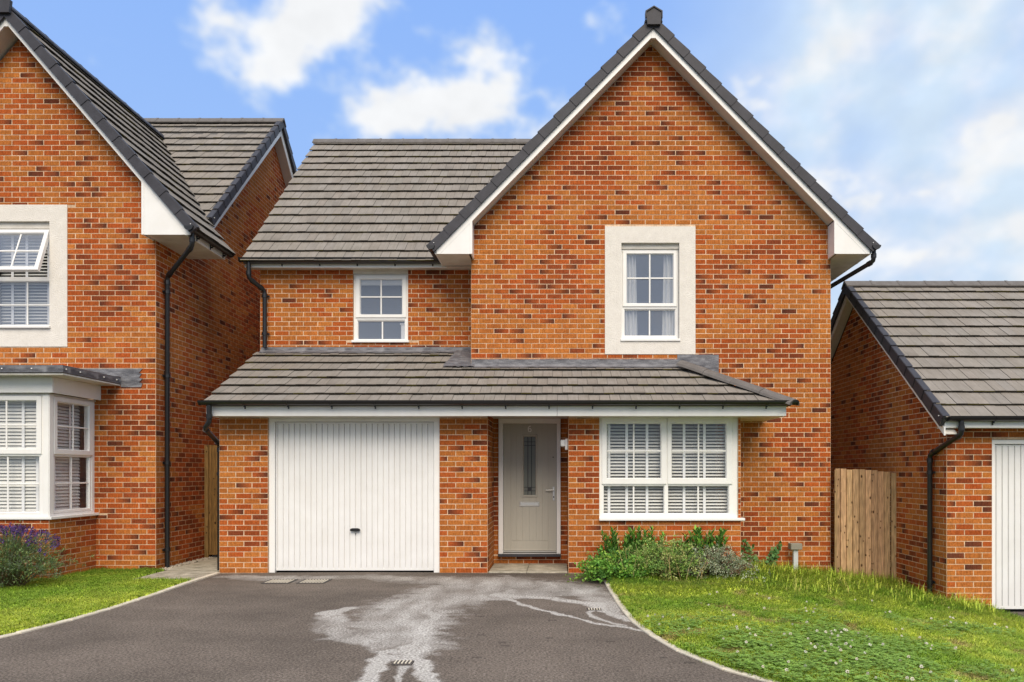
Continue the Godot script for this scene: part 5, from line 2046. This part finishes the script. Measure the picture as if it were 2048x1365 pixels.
func left_house() -> void:
	var h := thing("brick_house", "neighbouring brick house with square bay and open upstairs window, cut off by the photo's edge", "house", V(-7.4, 0, 11.8))
	var wd := 11.54
	var cx := -7.78
	var apex := 7.93
	var tp := 1.167
	var f := facing(wd)
	var gable := PackedVector2Array([Vector2(-9.74, -0.1), Vector2(-5.827, -0.1), Vector2(-5.827, apex - tp * 1.956 - 0.22), Vector2(cx, apex - 0.22), Vector2(-9.74, apex - tp * 1.956 - 0.22)])
	var panel := rect(-8.48, 3.237, -7.10, 5.288)
	wall(h, "gable_wall", f, gable, [panel, rect(-8.85, 0.8, -6.72, 2.5)])
	var side := PackedVector2Array([Vector2(11.543, -0.1), Vector2(19.6, -0.1), Vector2(19.6, 5.25), Vector2(16.2, 8.32), Vector2(12.84, 5.32), Vector2(12.6, 4.8), Vector2(11.543, 4.8)])
	wall(h, "side_wall", facing_right(-5.824), side, [], true, 0.2, rect(16.4, -0.2, 20.0, 4.2))
	# the square bay
	var bd := 10.48
	var bx := -6.69
	wall(h, "bay_wall", facing(bd), outline(rect(-8.87, -0.1, bx - 0.003, 0.80)), [], true, 0.1)
	wall(h, "bay_wall", facing_right(bx), outline(rect(bd + 0.003, -0.1, wd, 0.80)), [], true, 0.1)
	wall(h, "back_wall", Transform3D(Basis(Vector3.LEFT, Vector3.UP, Vector3.FORWARD), Vector3(0, 0, -19.6)), outline(rect(5.824, -0.1, 12.0, 5.2)), [], false)
	wall(h, "side_wall", facing_left(-9.74), outline(rect(-16.0, -0.1, -11.54, 5.2)), [], false)
	wall(h, "side_wall", facing_left(-12.0), outline(rect(-19.6, -0.1, -13.0, 5.2)), [], false)
	lay_bricks(h)
	# rendered panel and its window
	var op := rect(-8.205, 3.53, -7.355, 5.05)
	var rp := MB.new()
	for s in [rect(panel.position.x, op.end.y, panel.end.x, panel.end.y), rect(panel.position.x, panel.position.y, panel.end.x, op.position.y), rect(panel.position.x, op.position.y, op.position.x, op.end.y), rect(op.end.x, op.position.y, panel.end.x, op.end.y)]:
		rp.box(Vector3(s.position.x, s.position.y, -0.15), Vector3(s.end.x, s.end.y, 0.012), 0.0, f)
	obj("render_panel", rp, M.render, h)
	var w := window(h, f, rect(-8.2, 3.535, -7.36, 4.955), [[rect(-8.165, 3.56, -7.395, 4.20), rect(-8.155, 3.57, -7.365, 4.19), [-7.735], [3.86], false]], Vector2(-8.23, -7.335), 0.06, 0.05)
	# the opening above the transom is a hole in the frame: rebuild the frame with it
	w.get_child(0).free()
	var fr := MB.new()
	var g0 := facing(wd + 0.06)
	for s in [rect(-8.2, 3.535, -7.36, 3.56), rect(-8.2, 4.20, -7.36, 4.262), rect(-8.2, 4.90, -7.36, 4.955), rect(-8.2, 3.56, -8.165, 4.20), rect(-7.395, 3.56, -7.36, 4.20), rect(-8.2, 4.262, -8.165, 4.90), rect(-7.395, 4.262, -7.36, 4.90)]:
		fr.box(Vector3(s.position.x, s.position.y, -0.06), Vector3(s.end.x, s.end.y, 0.0), 0.003, g0)
	obj("frame", fr, M.white_plastic, w)
	var open := Transform3D(Basis(Vector3.RIGHT, -deg_to_rad(22.0)), f * Vector3(0, 4.935, 0.0))
	var sr := rect(-8.175, -0.70, -7.365, 0.0)
	var sash := MB.new()
	sash.ring(sr, sr.grow(-0.068), 0.0, -0.02, -0.055, 0.012, open)
	sash.ring(sr.grow(-0.002), sr.grow(-0.068), -0.054, -0.05, -0.055, 0.01, open)
	obj("sash", sash, M.white_plastic, w)
	glaze(w, open, [sr, sr.grow(-0.068), [-7.77], [-0.36], true], -0.01)
	var stay := MB.new()
	stay.tube([V(-7.385, 4.55, wd + 0.02), V(-7.385, 4.66, wd - 0.09)], 0.006, 6)
	obj("window_stay", stay, M.steel, w)
	var hd := MB.new()
	hd.box(Vector3(-8.203, 4.957, -0.13), Vector3(-7.357, 5.048, -0.04), 0.003, f)
	obj("head_trim", hd, M.soffit, h)
	room(h, f, rect(-9.5, 3.0, -6.1, 5.2), 0.26, 3.4)
	# bay windows
	var fb := facing(bd)
	var fs := facing_right(bx)
	window(h, fb, rect(-8.87, 0.835, bx - 0.085, 2.44), [[rect(-7.76, 1.67, bx - 0.115, 2.42), rect(-7.69, 1.735, -6.87, 2.36), [-7.262], [2.045], true], [rect(-7.76, 0.87, bx - 0.125, 1.64), rect(-7.75, 0.905, -6.85, 1.63), [-7.262], [1.27], false], [rect(-8.83, 1.67, -7.80, 2.42), rect(-8.76, 1.735, -7.87, 2.36), [-8.31], [2.045], true], [rect(-8.83, 0.87, -7.80, 1.64), rect(-8.82, 0.905, -7.81, 1.63), [-8.31], [1.27], false]], Vector2(-8.95, bx + 0.03), 0.02, 0.035)
	window(h, fs, rect(bd + 0.03, 0.835, wd, 2.44), [[rect(10.60, 1.67, 11.48, 2.42), rect(10.67, 1.735, 11.38, 2.36), [11.03], [2.045], true], [rect(10.60, 0.87, 11.48, 1.64), rect(10.65, 0.915, 11.43, 1.63), [11.03], [1.27], false]], Vector2(bd - 0.03, wd), 0.02, 0.045)
	var post := MB.new()
	post.box(V(bx - 0.085, 0.81, bd + 0.004), V(bx - 0.012, 2.46, bd + 0.08), 0.004)
	post.box(V(bx - 0.08, 0.81, bd + 0.012), V(bx - 0.002, 2.46, bd + 0.10), 0.004)
	obj("corner_post", post, M.white_plastic, h)
	room(h, fb, rect(-8.8, 0.3, bx - 0.15, 2.5), 1.9, 4.5)
	# bay fascia, soffit and flat lead roof
	eaves_boards(h, "fascia", [[V(-8.95, 2.462, bd - 0.05), V(bx + 0.075, 2.67, bd - 0.03)], [V(bx + 0.052, 2.462, bd - 0.029), V(bx + 0.075, 2.67, wd)]], M.white_plastic)
	eaves_boards(h, "soffit", [[V(-8.95, 2.671, 10.2), V(-6.335, 2.69, wd)], [V(-8.87, 2.44, bd + 0.0), V(bx - 0.0, 2.461, wd)]], M.soffit)
	var flat := MB.new()
	var q := [V(-9.2, 2.79, 10.18), V(-6.325, 2.79, 10.18), V(-6.325, 2.79, wd), V(-6.9, 2.92, wd), V(-9.2, 2.92, wd)]
	flat.tri(q[0], q[1], q[3], Vector3(0, 1, 0.1).normalized(), Color.WHITE, Color.WHITE, Color.WHITE)
	flat.tri(q[0], q[3], q[4], Vector3(0, 1, 0.1).normalized(), Color.WHITE, Color.WHITE, Color.WHITE)
	flat.tri(q[1], q[2], q[3], Vector3(0.2, 1, 0).normalized(), Color.WHITE, Color.WHITE, Color.WHITE)
	obj("bay_roof", flat, M.lead, h)
	var edge := MB.new()
	edge.box(V(-9.2, 2.695, 10.195), V(-6.325, 2.792, 10.18), 0.004)
	edge.box(V(-6.34, 2.695, 10.196), V(-6.325, 2.792, wd), 0.004)
	obj("roof_edge", edge, M.lead, h)
	for p in [V(-7.1, 2.745, 10.178), V(-6.72, 2.745, 10.178), V(-6.323, 2.745, 10.25), V(-6.323, 2.745, 10.55), V(-6.323, 2.745, 11.1), V(-6.323, 2.745, 11.42), V(-7.6, 2.745, 10.178)]:
		var s := MB.new()
		s.box(p - Vector3.ONE * 0.008, p + Vector3.ONE * 0.008, 0.003)
		obj("fixing_screw", s, M.white_plastic, h)
	var jag := PackedVector2Array([Vector2(-7.1, 2.92), Vector2(-6.01, 2.92), Vector2(-6.06, 2.86), Vector2(-6.02, 2.845), Vector2(-6.06, 2.79), Vector2(-6.01, 2.775), Vector2(-6.06, 2.72), Vector2(-6.01, 2.705), Vector2(-6.03, 2.65), Vector2(-6.323, 2.65), Vector2(-6.323, 2.80), Vector2(-7.1, 2.90)])
	var lj := MB.new()
	lj.prism(jag, 0.008, 0.016, f)
	obj("flashing", lj, M.lead, h)
	# front gable roof: its right slope is in sight
	var ex := -5.118
	var eyy := 4.835
	var far_e := V(ex, eyy, 12.55)
	var slope := Vector3(-1.0, tp, 0)
	var ridge_y: float = eyy + (ex - cx) * tp
	var r1 := deck(h, [V(ex, eyy, 11.24), V(cx, ridge_y, 11.24), V(cx, ridge_y, 15.6), V(-5.7, eyy + (ex + 5.7) * tp, 12.84), far_e], 0.03)
	var kk := sqrt(1.0 + tp * tp)
	var fs2 := slope_frame(V(ex, eyy, 0), Vector3.FORWARD, slope)
	tiles(h, r1, fs2, PackedVector2Array([Vector2(11.2, -0.02), Vector2(12.55, -0.02), Vector2(12.86, (ex + 5.7) * -kk if ex + 5.7 < 0 else (ex + 5.7) * kk), Vector2(15.6, (ex - cx) * kk), Vector2(11.2, (ex - cx) * kk)]))
	deck(h, [V(-10.44, eyy, 11.24), V(cx, ridge_y, 11.24), V(cx, ridge_y, 15.6), V(-10.44, eyy, 15.6)], 0.06, "roof", M.ridge)
	verge(r1, V(ex + 0.02, eyy + 0.0, 11.21), V(cx + 0.05, ridge_y - 0.04, 11.21), Vector3.BACK)
	verge(r1, V(-10.46, eyy + 0.0, 11.21), V(cx - 0.05, ridge_y - 0.04, 11.21), Vector3.BACK)
	ridge(r1, V(cx, ridge_y + 0.065, 11.2), V(cx, ridge_y + 0.065, 15.62), 0.9, 0.125, M.slate_plastic)
	var cap := MB.new()
	cap.prism(PackedVector2Array([Vector2(cx - 0.1, ridge_y - 0.09), Vector2(cx + 0.1, ridge_y - 0.09), Vector2(cx + 0.12, ridge_y + 0.085), Vector2(cx, ridge_y + 0.15), Vector2(cx - 0.12, ridge_y + 0.085)]), -0.02, 0.035, facing(11.18))
	obj("ridge_end_cap", cap, M.slate_plastic, r1)
	gable_boards(h, 11.24, wd, cx, ridge_y + 0.03, tp, 2.63, 1.956, 4.77)
	eaves_boards(h, "soffit", [[V(-5.822, 4.77, 11.27), V(-5.262, 4.782, 12.54)]], M.soffit)
	eaves_boards(h, "fascia", [[V(-5.262, 4.762, 11.242), V(-5.24, 4.92, 12.55)]], M.white_plastic)
	var closer := MB.new()
	closer.prism(PackedVector2Array([Vector2(-5.822, 4.783), Vector2(-5.263, 4.783), Vector2(-5.2, 4.86), Vector2(-5.822, 5.55)]), -0.02, 0.0, facing(12.55))
	obj("eaves_box", closer, M.white_plastic, h)
	var g1 := gutter(h, V(-5.175, 4.872, 11.16), V(-5.175, 4.872, 12.6))
	for d in [11.55, 12.0, 12.45]:
		bracket(g1, V(-5.175, 4.872, d), Vector3.RIGHT)
	downpipe(h, [V(-5.2, 4.83, 11.33), V(-5.2, 4.64, 11.33), V(-5.77, 4.30, 11.77), V(-5.77, 0.0, 11.77)], [V(-5.77, 4.08, 11.77), V(-5.77, 2.84, 11.77), V(-5.77, 1.56, 11.77), V(-5.77, 0.28, 11.77)], Vector3.LEFT)
	# rear roof, across the house
	var rp2 := 0.9
	var ry: float = 5.49 + (16.2 - 12.84) * rp2
	var r2 := deck(h, [V(-5.64, 5.46, 12.84), V(-5.64, ry, 16.2), V(-12.1, ry, 16.2), V(-12.1, 7.93, 15.57), V(-7.78, 7.93, 15.57)], 0.03)
	var k2 := sqrt(1.0 + rp2 * rp2)
	tiles(h, r2, slope_frame(V(0, 5.46, 12.84), Vector3.RIGHT, V(0, rp2, 1)), PackedVector2Array([Vector2(-5.62, 0.0), Vector2(-5.62, 3.36 * k2), Vector2(-12.1, 3.36 * k2), Vector2(-12.1, 2.73 * k2), Vector2(-7.74, 2.73 * k2), Vector2(-5.72, 0.0)]))
	deck(h, [V(-5.62, ry, 16.2), V(-12.1, ry, 16.2), V(-12.1, 5.2, 19.9), V(-5.62, 5.2, 19.9)], 0.06, "roof", M.ridge)
	verge(r2, V(-5.60, 5.48, 12.86), V(-5.60, ry + 0.0, 16.16), Vector3.RIGHT)
	verge(r2, V(-5.60, 5.2, 19.9), V(-5.60, ry + 0.0, 16.24), Vector3.RIGHT)
	ridge(r2, V(-5.57, ry + 0.055, 16.2), V(-9.0, ry + 0.055, 16.2), 0.8)
	for e in [[12.84, 5.36, 16.2, ry - 0.10], [19.9, 5.08, 16.2, ry - 0.10]]:
		var mb := MB.new()
		var poly := PackedVector2Array([Vector2(e[0], e[1]), Vector2(e[2], e[3]), Vector2(e[2], e[3] - 0.16), Vector2(e[0], e[1] - 0.16)])
		mb.prism(poly, 0.0, 0.02, facing_right(-5.655))
		obj("bargeboard", mb, M.white_plastic, h)
		var so := MB.new()
		var p2 := PackedVector2Array([Vector2(e[0], e[1] - 0.13), Vector2(e[2], e[3] - 0.13), Vector2(e[2], e[3] - 0.145), Vector2(e[0], e[1] - 0.145)])
		so.prism(p2, -0.17, -0.001, facing_right(-5.655))
		obj("sloping_soffit", so, M.soffit, h)


func right_garage() -> void:
	var h := thing("detached_garage", "single-storey brick garage with white ribbed door beside the timber fence", "garage", V(6.6, -0.4, 11.5))
	var wd := 10.38
	var f := facing(wd)
	var wx := 5.05
	var far_x := 8.3
	wall(h, "front_wall", f, outline(rect(wx + 0.003, -0.5, far_x, 2.0)), [rect(5.64, -0.5, 8.05, 1.85)])
	var side := PackedVector2Array([Vector2(-16.66, -0.5), Vector2(-wd - 0.003, -0.5), Vector2(-wd - 0.003, 2.02), Vector2(-13.52, 4.34), Vector2(-16.66, 2.02)])
	wall(h, "side_wall", facing_left(wx), side, [])
	wall(h, "side_wall", facing_right(far_x), PackedVector2Array([Vector2(wd, -0.5), Vector2(16.66, -0.5), Vector2(16.66, 2.0), Vector2(13.52, 4.3), Vector2(wd, 2.0)]), [], false)
	wall(h, "back_wall", Transform3D(Basis(Vector3.LEFT, Vector3.UP, Vector3.FORWARD), Vector3(0, 0, -16.66)), outline(rect(-far_x, -0.5, -wx, 2.0)), [], false)
	lay_bricks(h)
	garage_door(h, wd + 0.02, rect(5.642, -0.395, 8.048, 1.848), rect(5.69, -0.39, 8.0, 1.79), 28, false)
	var p := 0.72
	var ey := 2.09
	var ed := 10.08
	var ry := ey + (13.52 - ed) * p
	var k := sqrt(1.0 + p * p)
	var r1 := deck(h, [V(4.87, ey, ed), V(far_x + 0.2, ey, ed), V(far_x + 0.2, ry, 13.52), V(4.87, ry, 13.52)], 0.03)
	tiles(h, r1, slope_frame(V(0, ey, ed), Vector3.RIGHT, V(0, p, 1)), PackedVector2Array([Vector2(4.88, -0.02), Vector2(far_x + 0.2, -0.02), Vector2(far_x + 0.2, 3.44 * k), Vector2(4.88, 3.44 * k)]), 0.05)
	deck(h, [V(4.87, ey, 16.96), V(far_x + 0.2, ey, 16.96), V(far_x + 0.2, ry, 13.52), V(4.87, ry, 13.52)], 0.06, "roof", M.ridge)
	verge(r1, V(4.865, ey + 0.0, ed), V(4.865, ry, 13.50), Vector3.LEFT, 0.15)
	verge(r1, V(4.865, ey + 0.0, 16.96), V(4.865, ry, 13.54), Vector3.LEFT, 0.15)
	ridge(r1, V(4.84, ry + 0.055, 13.52), V(far_x + 0.2, ry + 0.055, 13.52), 0.65, 0.13)
	for e in [[ed + 0.03, 16.93]]:
		for d in e:
			var mb := MB.new()
			var poly := PackedVector2Array([Vector2(-d, ey - 0.10), Vector2(-13.52, ry - 0.10), Vector2(-13.52, ry - 0.20), Vector2(-d, ey - 0.20)])
			mb.prism(poly, 0.0, 0.02, facing_left(4.905))
			obj("bargeboard", mb, M.white_plastic, h)
			var so := MB.new()
			var p2 := PackedVector2Array([Vector2(-d, ey - 0.17), Vector2(-13.52, ry - 0.17), Vector2(-13.52, ry - 0.185), Vector2(-d, ey - 0.185)])
			so.prism(p2, -0.145, -0.001, facing_left(4.905))
			obj("sloping_soffit", so, M.soffit, h)
	eaves_boards(h, "fascia", [[V(4.90, 1.985, 10.142), V(far_x + 0.1, 2.11, 10.12)]], M.white_plastic)
	eaves_boards(h, "soffit", [[V(4.92, 1.99, 10.143), V(far_x + 0.1, 2.0, 10.379)]], M.soffit)
	var g := gutter(h, V(4.91, 2.125, 10.05), V(far_x + 0.1, 2.125, 10.05))
	for i in 5:
		bracket(g, V(5.50 + 0.66 * i, 2.125, 10.05), Vector3.BACK)
	downpipe(h, [V(5.08, 2.08, 10.06), V(5.08, 1.90, 10.06), V(4.99, 1.66, 10.72), V(4.99, -0.32, 10.72)], [V(4.99, 1.42, 10.72), V(4.99, -0.05, 10.72)], Vector3.RIGHT)


# ---------------------------------------------------------------- smaller things

func board_shape(x0: float, x1: float, y0: float, y1: float, d: float, thin: float, thick: float, tint: Color, uo: Vector2) -> MB:
	var mb := MB.new()
	var p := [V(x0, y0, d - thin), V(x1, y0, d - thick), V(x1, y1, d - thick), V(x0, y1, d - thin)]
	var uv := []
	for c in [[x0, y0], [x1, y0], [x1, y1], [x0, y1]]:
		uv.append((Vector2(c[0] - x0, c[1]) + uo) * Vector2(3.2, 0.75))
	var nn: Vector3 = (p[1] - p[0]).cross(p[3] - p[0]).normalized()
	mb.quad_uv(p, uv, nn, tint)
	var back := [V(x0, y0, d), V(x1, y0, d), V(x1, y1, d), V(x0, y1, d)]
	var mid := V((x0 + x1) * 0.5, (y0 + y1) * 0.5, d - thin * 0.5)
	for i in 4:
		var q := (i + 1) % 4
		var en: Vector3 = (p[q] - p[i]).cross(back[i] - p[i]).normalized()
		if en.dot(p[i] - mid) < 0.0:
			en = -en
		mb.quad_uv([p[i], p[q], back[q], back[i]], [uv[i], uv[q], uv[q] + Vector2(0.05, 0), uv[i] + Vector2(0.05, 0)], en, tint)
	mb.quad_auto(back[0], back[1], back[2], back[3], mid, tint)
	return mb


func fences() -> void:
	var t := thing("timber_fence", "weathered golden timber panel of upright boards between house and garage", "fence", V(4.58, -0.25, 12.0))
	var d := 11.98
	var x := 4.15
	var base := lin(0.74, 0.50, 0.31)
	var widths := [0.085, 0.10, 0.10, 0.105, 0.10, 0.105, 0.10, 0.105, 0.10]
	for i in widths.size():
		var w: float = widths[i] * 0.92
		var j := rng.randf_range(0.72, 1.15)
		var top := 1.475 - 0.004 * i - (0.015 if i > 6 else 0.0) + rng.randf_range(-0.006, 0.006)
		var mb := board_shape(x, x + w - 0.0025, -0.42, top, d, 0.036, 0.006, Color(base.r * j, base.g * j * rng.randf_range(0.96, 1.05), base.b * j), Vector2(i * 0.37, i * 0.21))
		obj("board", mb, M.wood, t)
		x += w
	var p := board_shape(x + 0.006, x + 0.075, -0.45, 1.41, d - 0.01, 0.05, 0.05, lin(0.62, 0.43, 0.25), Vector2(0.2, 0.7))
	obj("post", p, M.wood, t)
	var q := board_shape(4.132, 4.162, -0.42, 1.46, d - 0.02, 0.03, 0.03, lin(0.46, 0.32, 0.18), Vector2(0.6, 0.1))
	obj("post", q, M.wood, t)
	for y in [0.0, 1.1]:
		obj("rail", board_shape(4.15, 5.0, y, y + 0.07, d + 0.06, 0.05, 0.05, base, Vector2(0.1, y)), M.wood, t)
	t = thing("side_gate", "narrow timber gate closing the passage between the two houses", "gate", V(-5.3, 0, 13.2))
	x = -5.815
	d = 13.18
	for i in 10:
		var j := rng.randf_range(0.85, 1.1)
		var mb := board_shape(x, x + 0.094, 0.06, 1.865 + rng.randf_range(-0.003, 0.003), d, 0.02, 0.02, Color(0.34 * j, 0.20 * j, 0.07 * j), Vector2(i * 0.31, i * 0.17))
		obj("board", mb, M.wood, t)
		x += 0.1
	obj("post", board_shape(-5.822, -5.76, 0.0, 1.865, d - 0.03, 0.03, 0.03, lin(0.36, 0.23, 0.09), Vector2(0.4, 0.3)), M.wood, t)
	obj("post", board_shape(-4.86, -4.80, 0.0, 1.865, d - 0.03, 0.03, 0.03, lin(0.36, 0.23, 0.09), Vector2(0.2, 0.5)), M.wood, t)
	obj("rail", board_shape(-5.8, -4.86, 1.4, 1.5, d + 0.05, 0.045, 0.045, lin(0.34, 0.2, 0.07), Vector2(0.7, 0.3)), M.wood, t)


func drain_cover(x: float, d: float, w: float, l: float, label: String) -> void:
	var t := thing("drain_cover", label, "drain cover", V(x, 0.0, d), "square inspection covers in the drive")
	var fr := MB.new()
	for s in [[x - w / 2, d - l / 2, x + w / 2, d - l / 2 + 0.02], [x - w / 2, d + l / 2 - 0.02, x + w / 2, d + l / 2], [x - w / 2, d - l / 2 + 0.02, x - w / 2 + 0.02, d + l / 2 - 0.02], [x + w / 2 - 0.02, d - l / 2 + 0.02, x + w / 2, d + l / 2 - 0.02]]:
		fr.box(V(s[0], -0.02, s[1]), V(s[2], 0.011, s[3]), 0.002)
	obj("frame", fr, M.iron, t)
	var pl := MB.new()
	pl.box(V(x - w / 2 + 0.02, -0.02, d - l / 2 + 0.02), V(x + w / 2 - 0.02, 0.006, d + l / 2 - 0.02))
	obj("lid", pl, M.iron, t)
	for i in 8:
		var b := MB.new()
		var bx := x - w / 2 + 0.045 + (w - 0.09) * i / 7.0
		b.box(V(bx - 0.009, 0.004, d - l / 2 + 0.03), V(bx + 0.009, 0.012, d + l / 2 - 0.03), 0.003)
		obj("rib", b, M.kerb, t)


func stop_tap(x: float, d: float, label: String) -> void:
	var t := thing("stop_tap_cover", label, "utility cover", V(x, 0.0, d), "small utility covers in the drive")
	var pl := MB.new()
	pl.box(V(x - 0.075, -0.02, d - 0.06), V(x + 0.075, 0.010, d + 0.06), 0.003)
	obj("lid", pl, M.iron, t)
	for i in 5:
		var b := MB.new()
		var bx := x - 0.055 + 0.0275 * i
		b.box(V(bx - 0.006, 0.008, d - 0.045), V(bx + 0.006, 0.016, d + 0.045), 0.002)
		obj("rib", b, M.kerb, t)


func small_things() -> void:
	drain_cover(-3.62, 10.36, 0.36, 0.36, "square inspection cover in front of the garage door, nearer to the side path")
	drain_cover(-3.17, 10.36, 0.36, 0.36, "square inspection cover in front of the garage door, nearer to its handle")
	stop_tap(-1.16, 5.95, "small ribbed utility cover in the forked white tide mark of the drive")
	stop_tap(0.37, 8.25, "small ribbed utility cover near the kerb of the right-hand lawn")
	# grey vent pipe by the wall
	var t := thing("vent_pipe", "short grey pipe with a square cowl against the wall left of the fence", "pipe", V(3.53, -0.15, 11.9))
	var mb := MB.new()
	mb.box(V(3.495, -0.25, 11.93), V(3.565, 0.30, 11.86), 0.006)
	obj("pipe", mb, M.grey_plastic, t)
	mb = MB.new()
	mb.box(V(3.445, 0.27, 11.98), V(3.615, 0.365, 11.82), 0.008)
	obj("cowl", mb, M.grey_cowl, t)
	# porch light on the reveal beside the door
	t = thing("porch_light", "small white outside light on the brick reveal right of the front door", "wall light", V(0.13, 1.83, 11.6))
	mb = MB.new()
	mb.box(V(0.135, 1.74, 11.36), V(0.095, 1.90, 11.46), 0.006)
	obj("wall_plate", mb, M.white_plastic, t)
	mb = MB.new()
	mb.box(V(0.098, 1.79, 11.38), V(0.03, 1.885, 11.44), 0.01)
	obj("lamp_housing", mb, M.white_plastic, t)
	# behind the windows
	var f3 := facing(11.40)
	blind(f3, rect(0.60, 0.80, 1.53, 2.2), [0.72, 0.972, 1.262], 0.62, "white slatted blind behind the front window, half nearer to the front door")
	blind(f3, rect(1.54, 0.80, 2.50, 2.2), [1.79, 2.08, 2.42], 0.62, "white slatted blind behind the front window, half nearer to the fence")
	var fb := facing(10.64)
	blind(fb, rect(-8.85, 0.85, -6.80, 2.42), [-8.5, -8.1, -7.5, -7.12, -6.93], 0.95, "pale slatted blind in the front of the neighbour's bay")
	blind(facing_right(-6.86), rect(10.66, 0.85, 11.42, 2.42), [10.82, 11.16], 0.95, "pale slatted blind in the side of the neighbour's bay")
	blind(facing(11.72), rect(-8.18, 3.56, -7.37, 4.95), [-8.0, -7.79, -7.47], 0.7, "pale slatted blind behind the neighbour's open upstairs window")
	var fc := facing(12.27)
	curtain(fc, 0.98, 1.185, 3.45, 4.84, 0.03, "white curtain drawn back to the left of the gable window")
	curtain(fc, 1.82, 1.62, 3.45, 4.84, -0.03, "white curtain drawn back to the right of the gable window")
	t = thing("toiletries_box", "small white pot standing inside the window above the garage", "box", V(-2.49, 3.56, 12.86))
	mb = MB.new()
	mb.box(V(-2.53, 3.55, 12.90), V(-2.45, 3.79, 12.82), 0.006)
	obj("pot", mb, M.white_plastic, t)
	mb = MB.new()
	mb.box(V(-2.545, 3.79, 12.915), V(-2.435, 3.81, 12.805), 0.004)
	obj("lid", mb, M.white_plastic, t)
	var rb := MB.new()
	rb.box(V(-3.2, 4.42, 12.84), V(-2.47, 4.53, 12.80), 0.01)
	var rn := obj("roller_blind", rb, M.curtain)
	tag(rn, "white roller blind rolled up inside the window above the garage", "blind")


func _ready() -> void:
	const EXPOSURE := 2.4
	var cam := Camera3D.new()
	cam.name = "camera"
	cam.projection = Camera3D.PROJECTION_FRUSTUM
	cam.near = 0.1
	cam.far = 900.0
	cam.size = 2.0 * 0.1 * 682.5 / 1597.0
	cam.frustum_offset = Vector2(-93.0, 261.5) / 1597.0 * 0.1
	cam.position = EYE
	add_child(cam)
	cam.current = true
	var env := Environment.new()
	env.background_mode = Environment.BG_SKY
	env.tonemap_mode = Environment.TONE_MAPPER_LINEAR
	env.tonemap_exposure = EXPOSURE
	env.sdfgi_enabled = true
	env.ssao_enabled = true
	env.ssil_enabled = true
	var sky := Sky.new()
	var pano := PanoramaSkyMaterial.new()
	pano.panorama = sky_picture(EXPOSURE)
	sky.sky_material = pano
	env.sky = sky
	var we := WorldEnvironment.new()
	we.name = "environment"
	we.environment = env
	add_child(we)
	var sun := DirectionalLight3D.new()
	sun.name = "sun"
	sun.light_energy = 0.5
	sun.light_color = Color(1.0, 0.94, 0.85)
	sun.light_angular_distance = 45.0
	sun.shadow_enabled = true
	add_child(sun)
	sun.look_at_from_position(Vector3.ZERO, -Vector3(0.10, 0.74, 0.74), Vector3.UP)
	rng.seed = 20240611
	tone.seed = 3
	tone.frequency = 0.55
	tone.fractal_octaves = 2
	fine.seed = 9
	fine.frequency = 1.0
	materials()
	ground()
	main_house()
	left_house()
	right_garage()
	for h in tiled:
		lay_tiles(h)
	fences()
	lawns()
	plants()
	small_things()
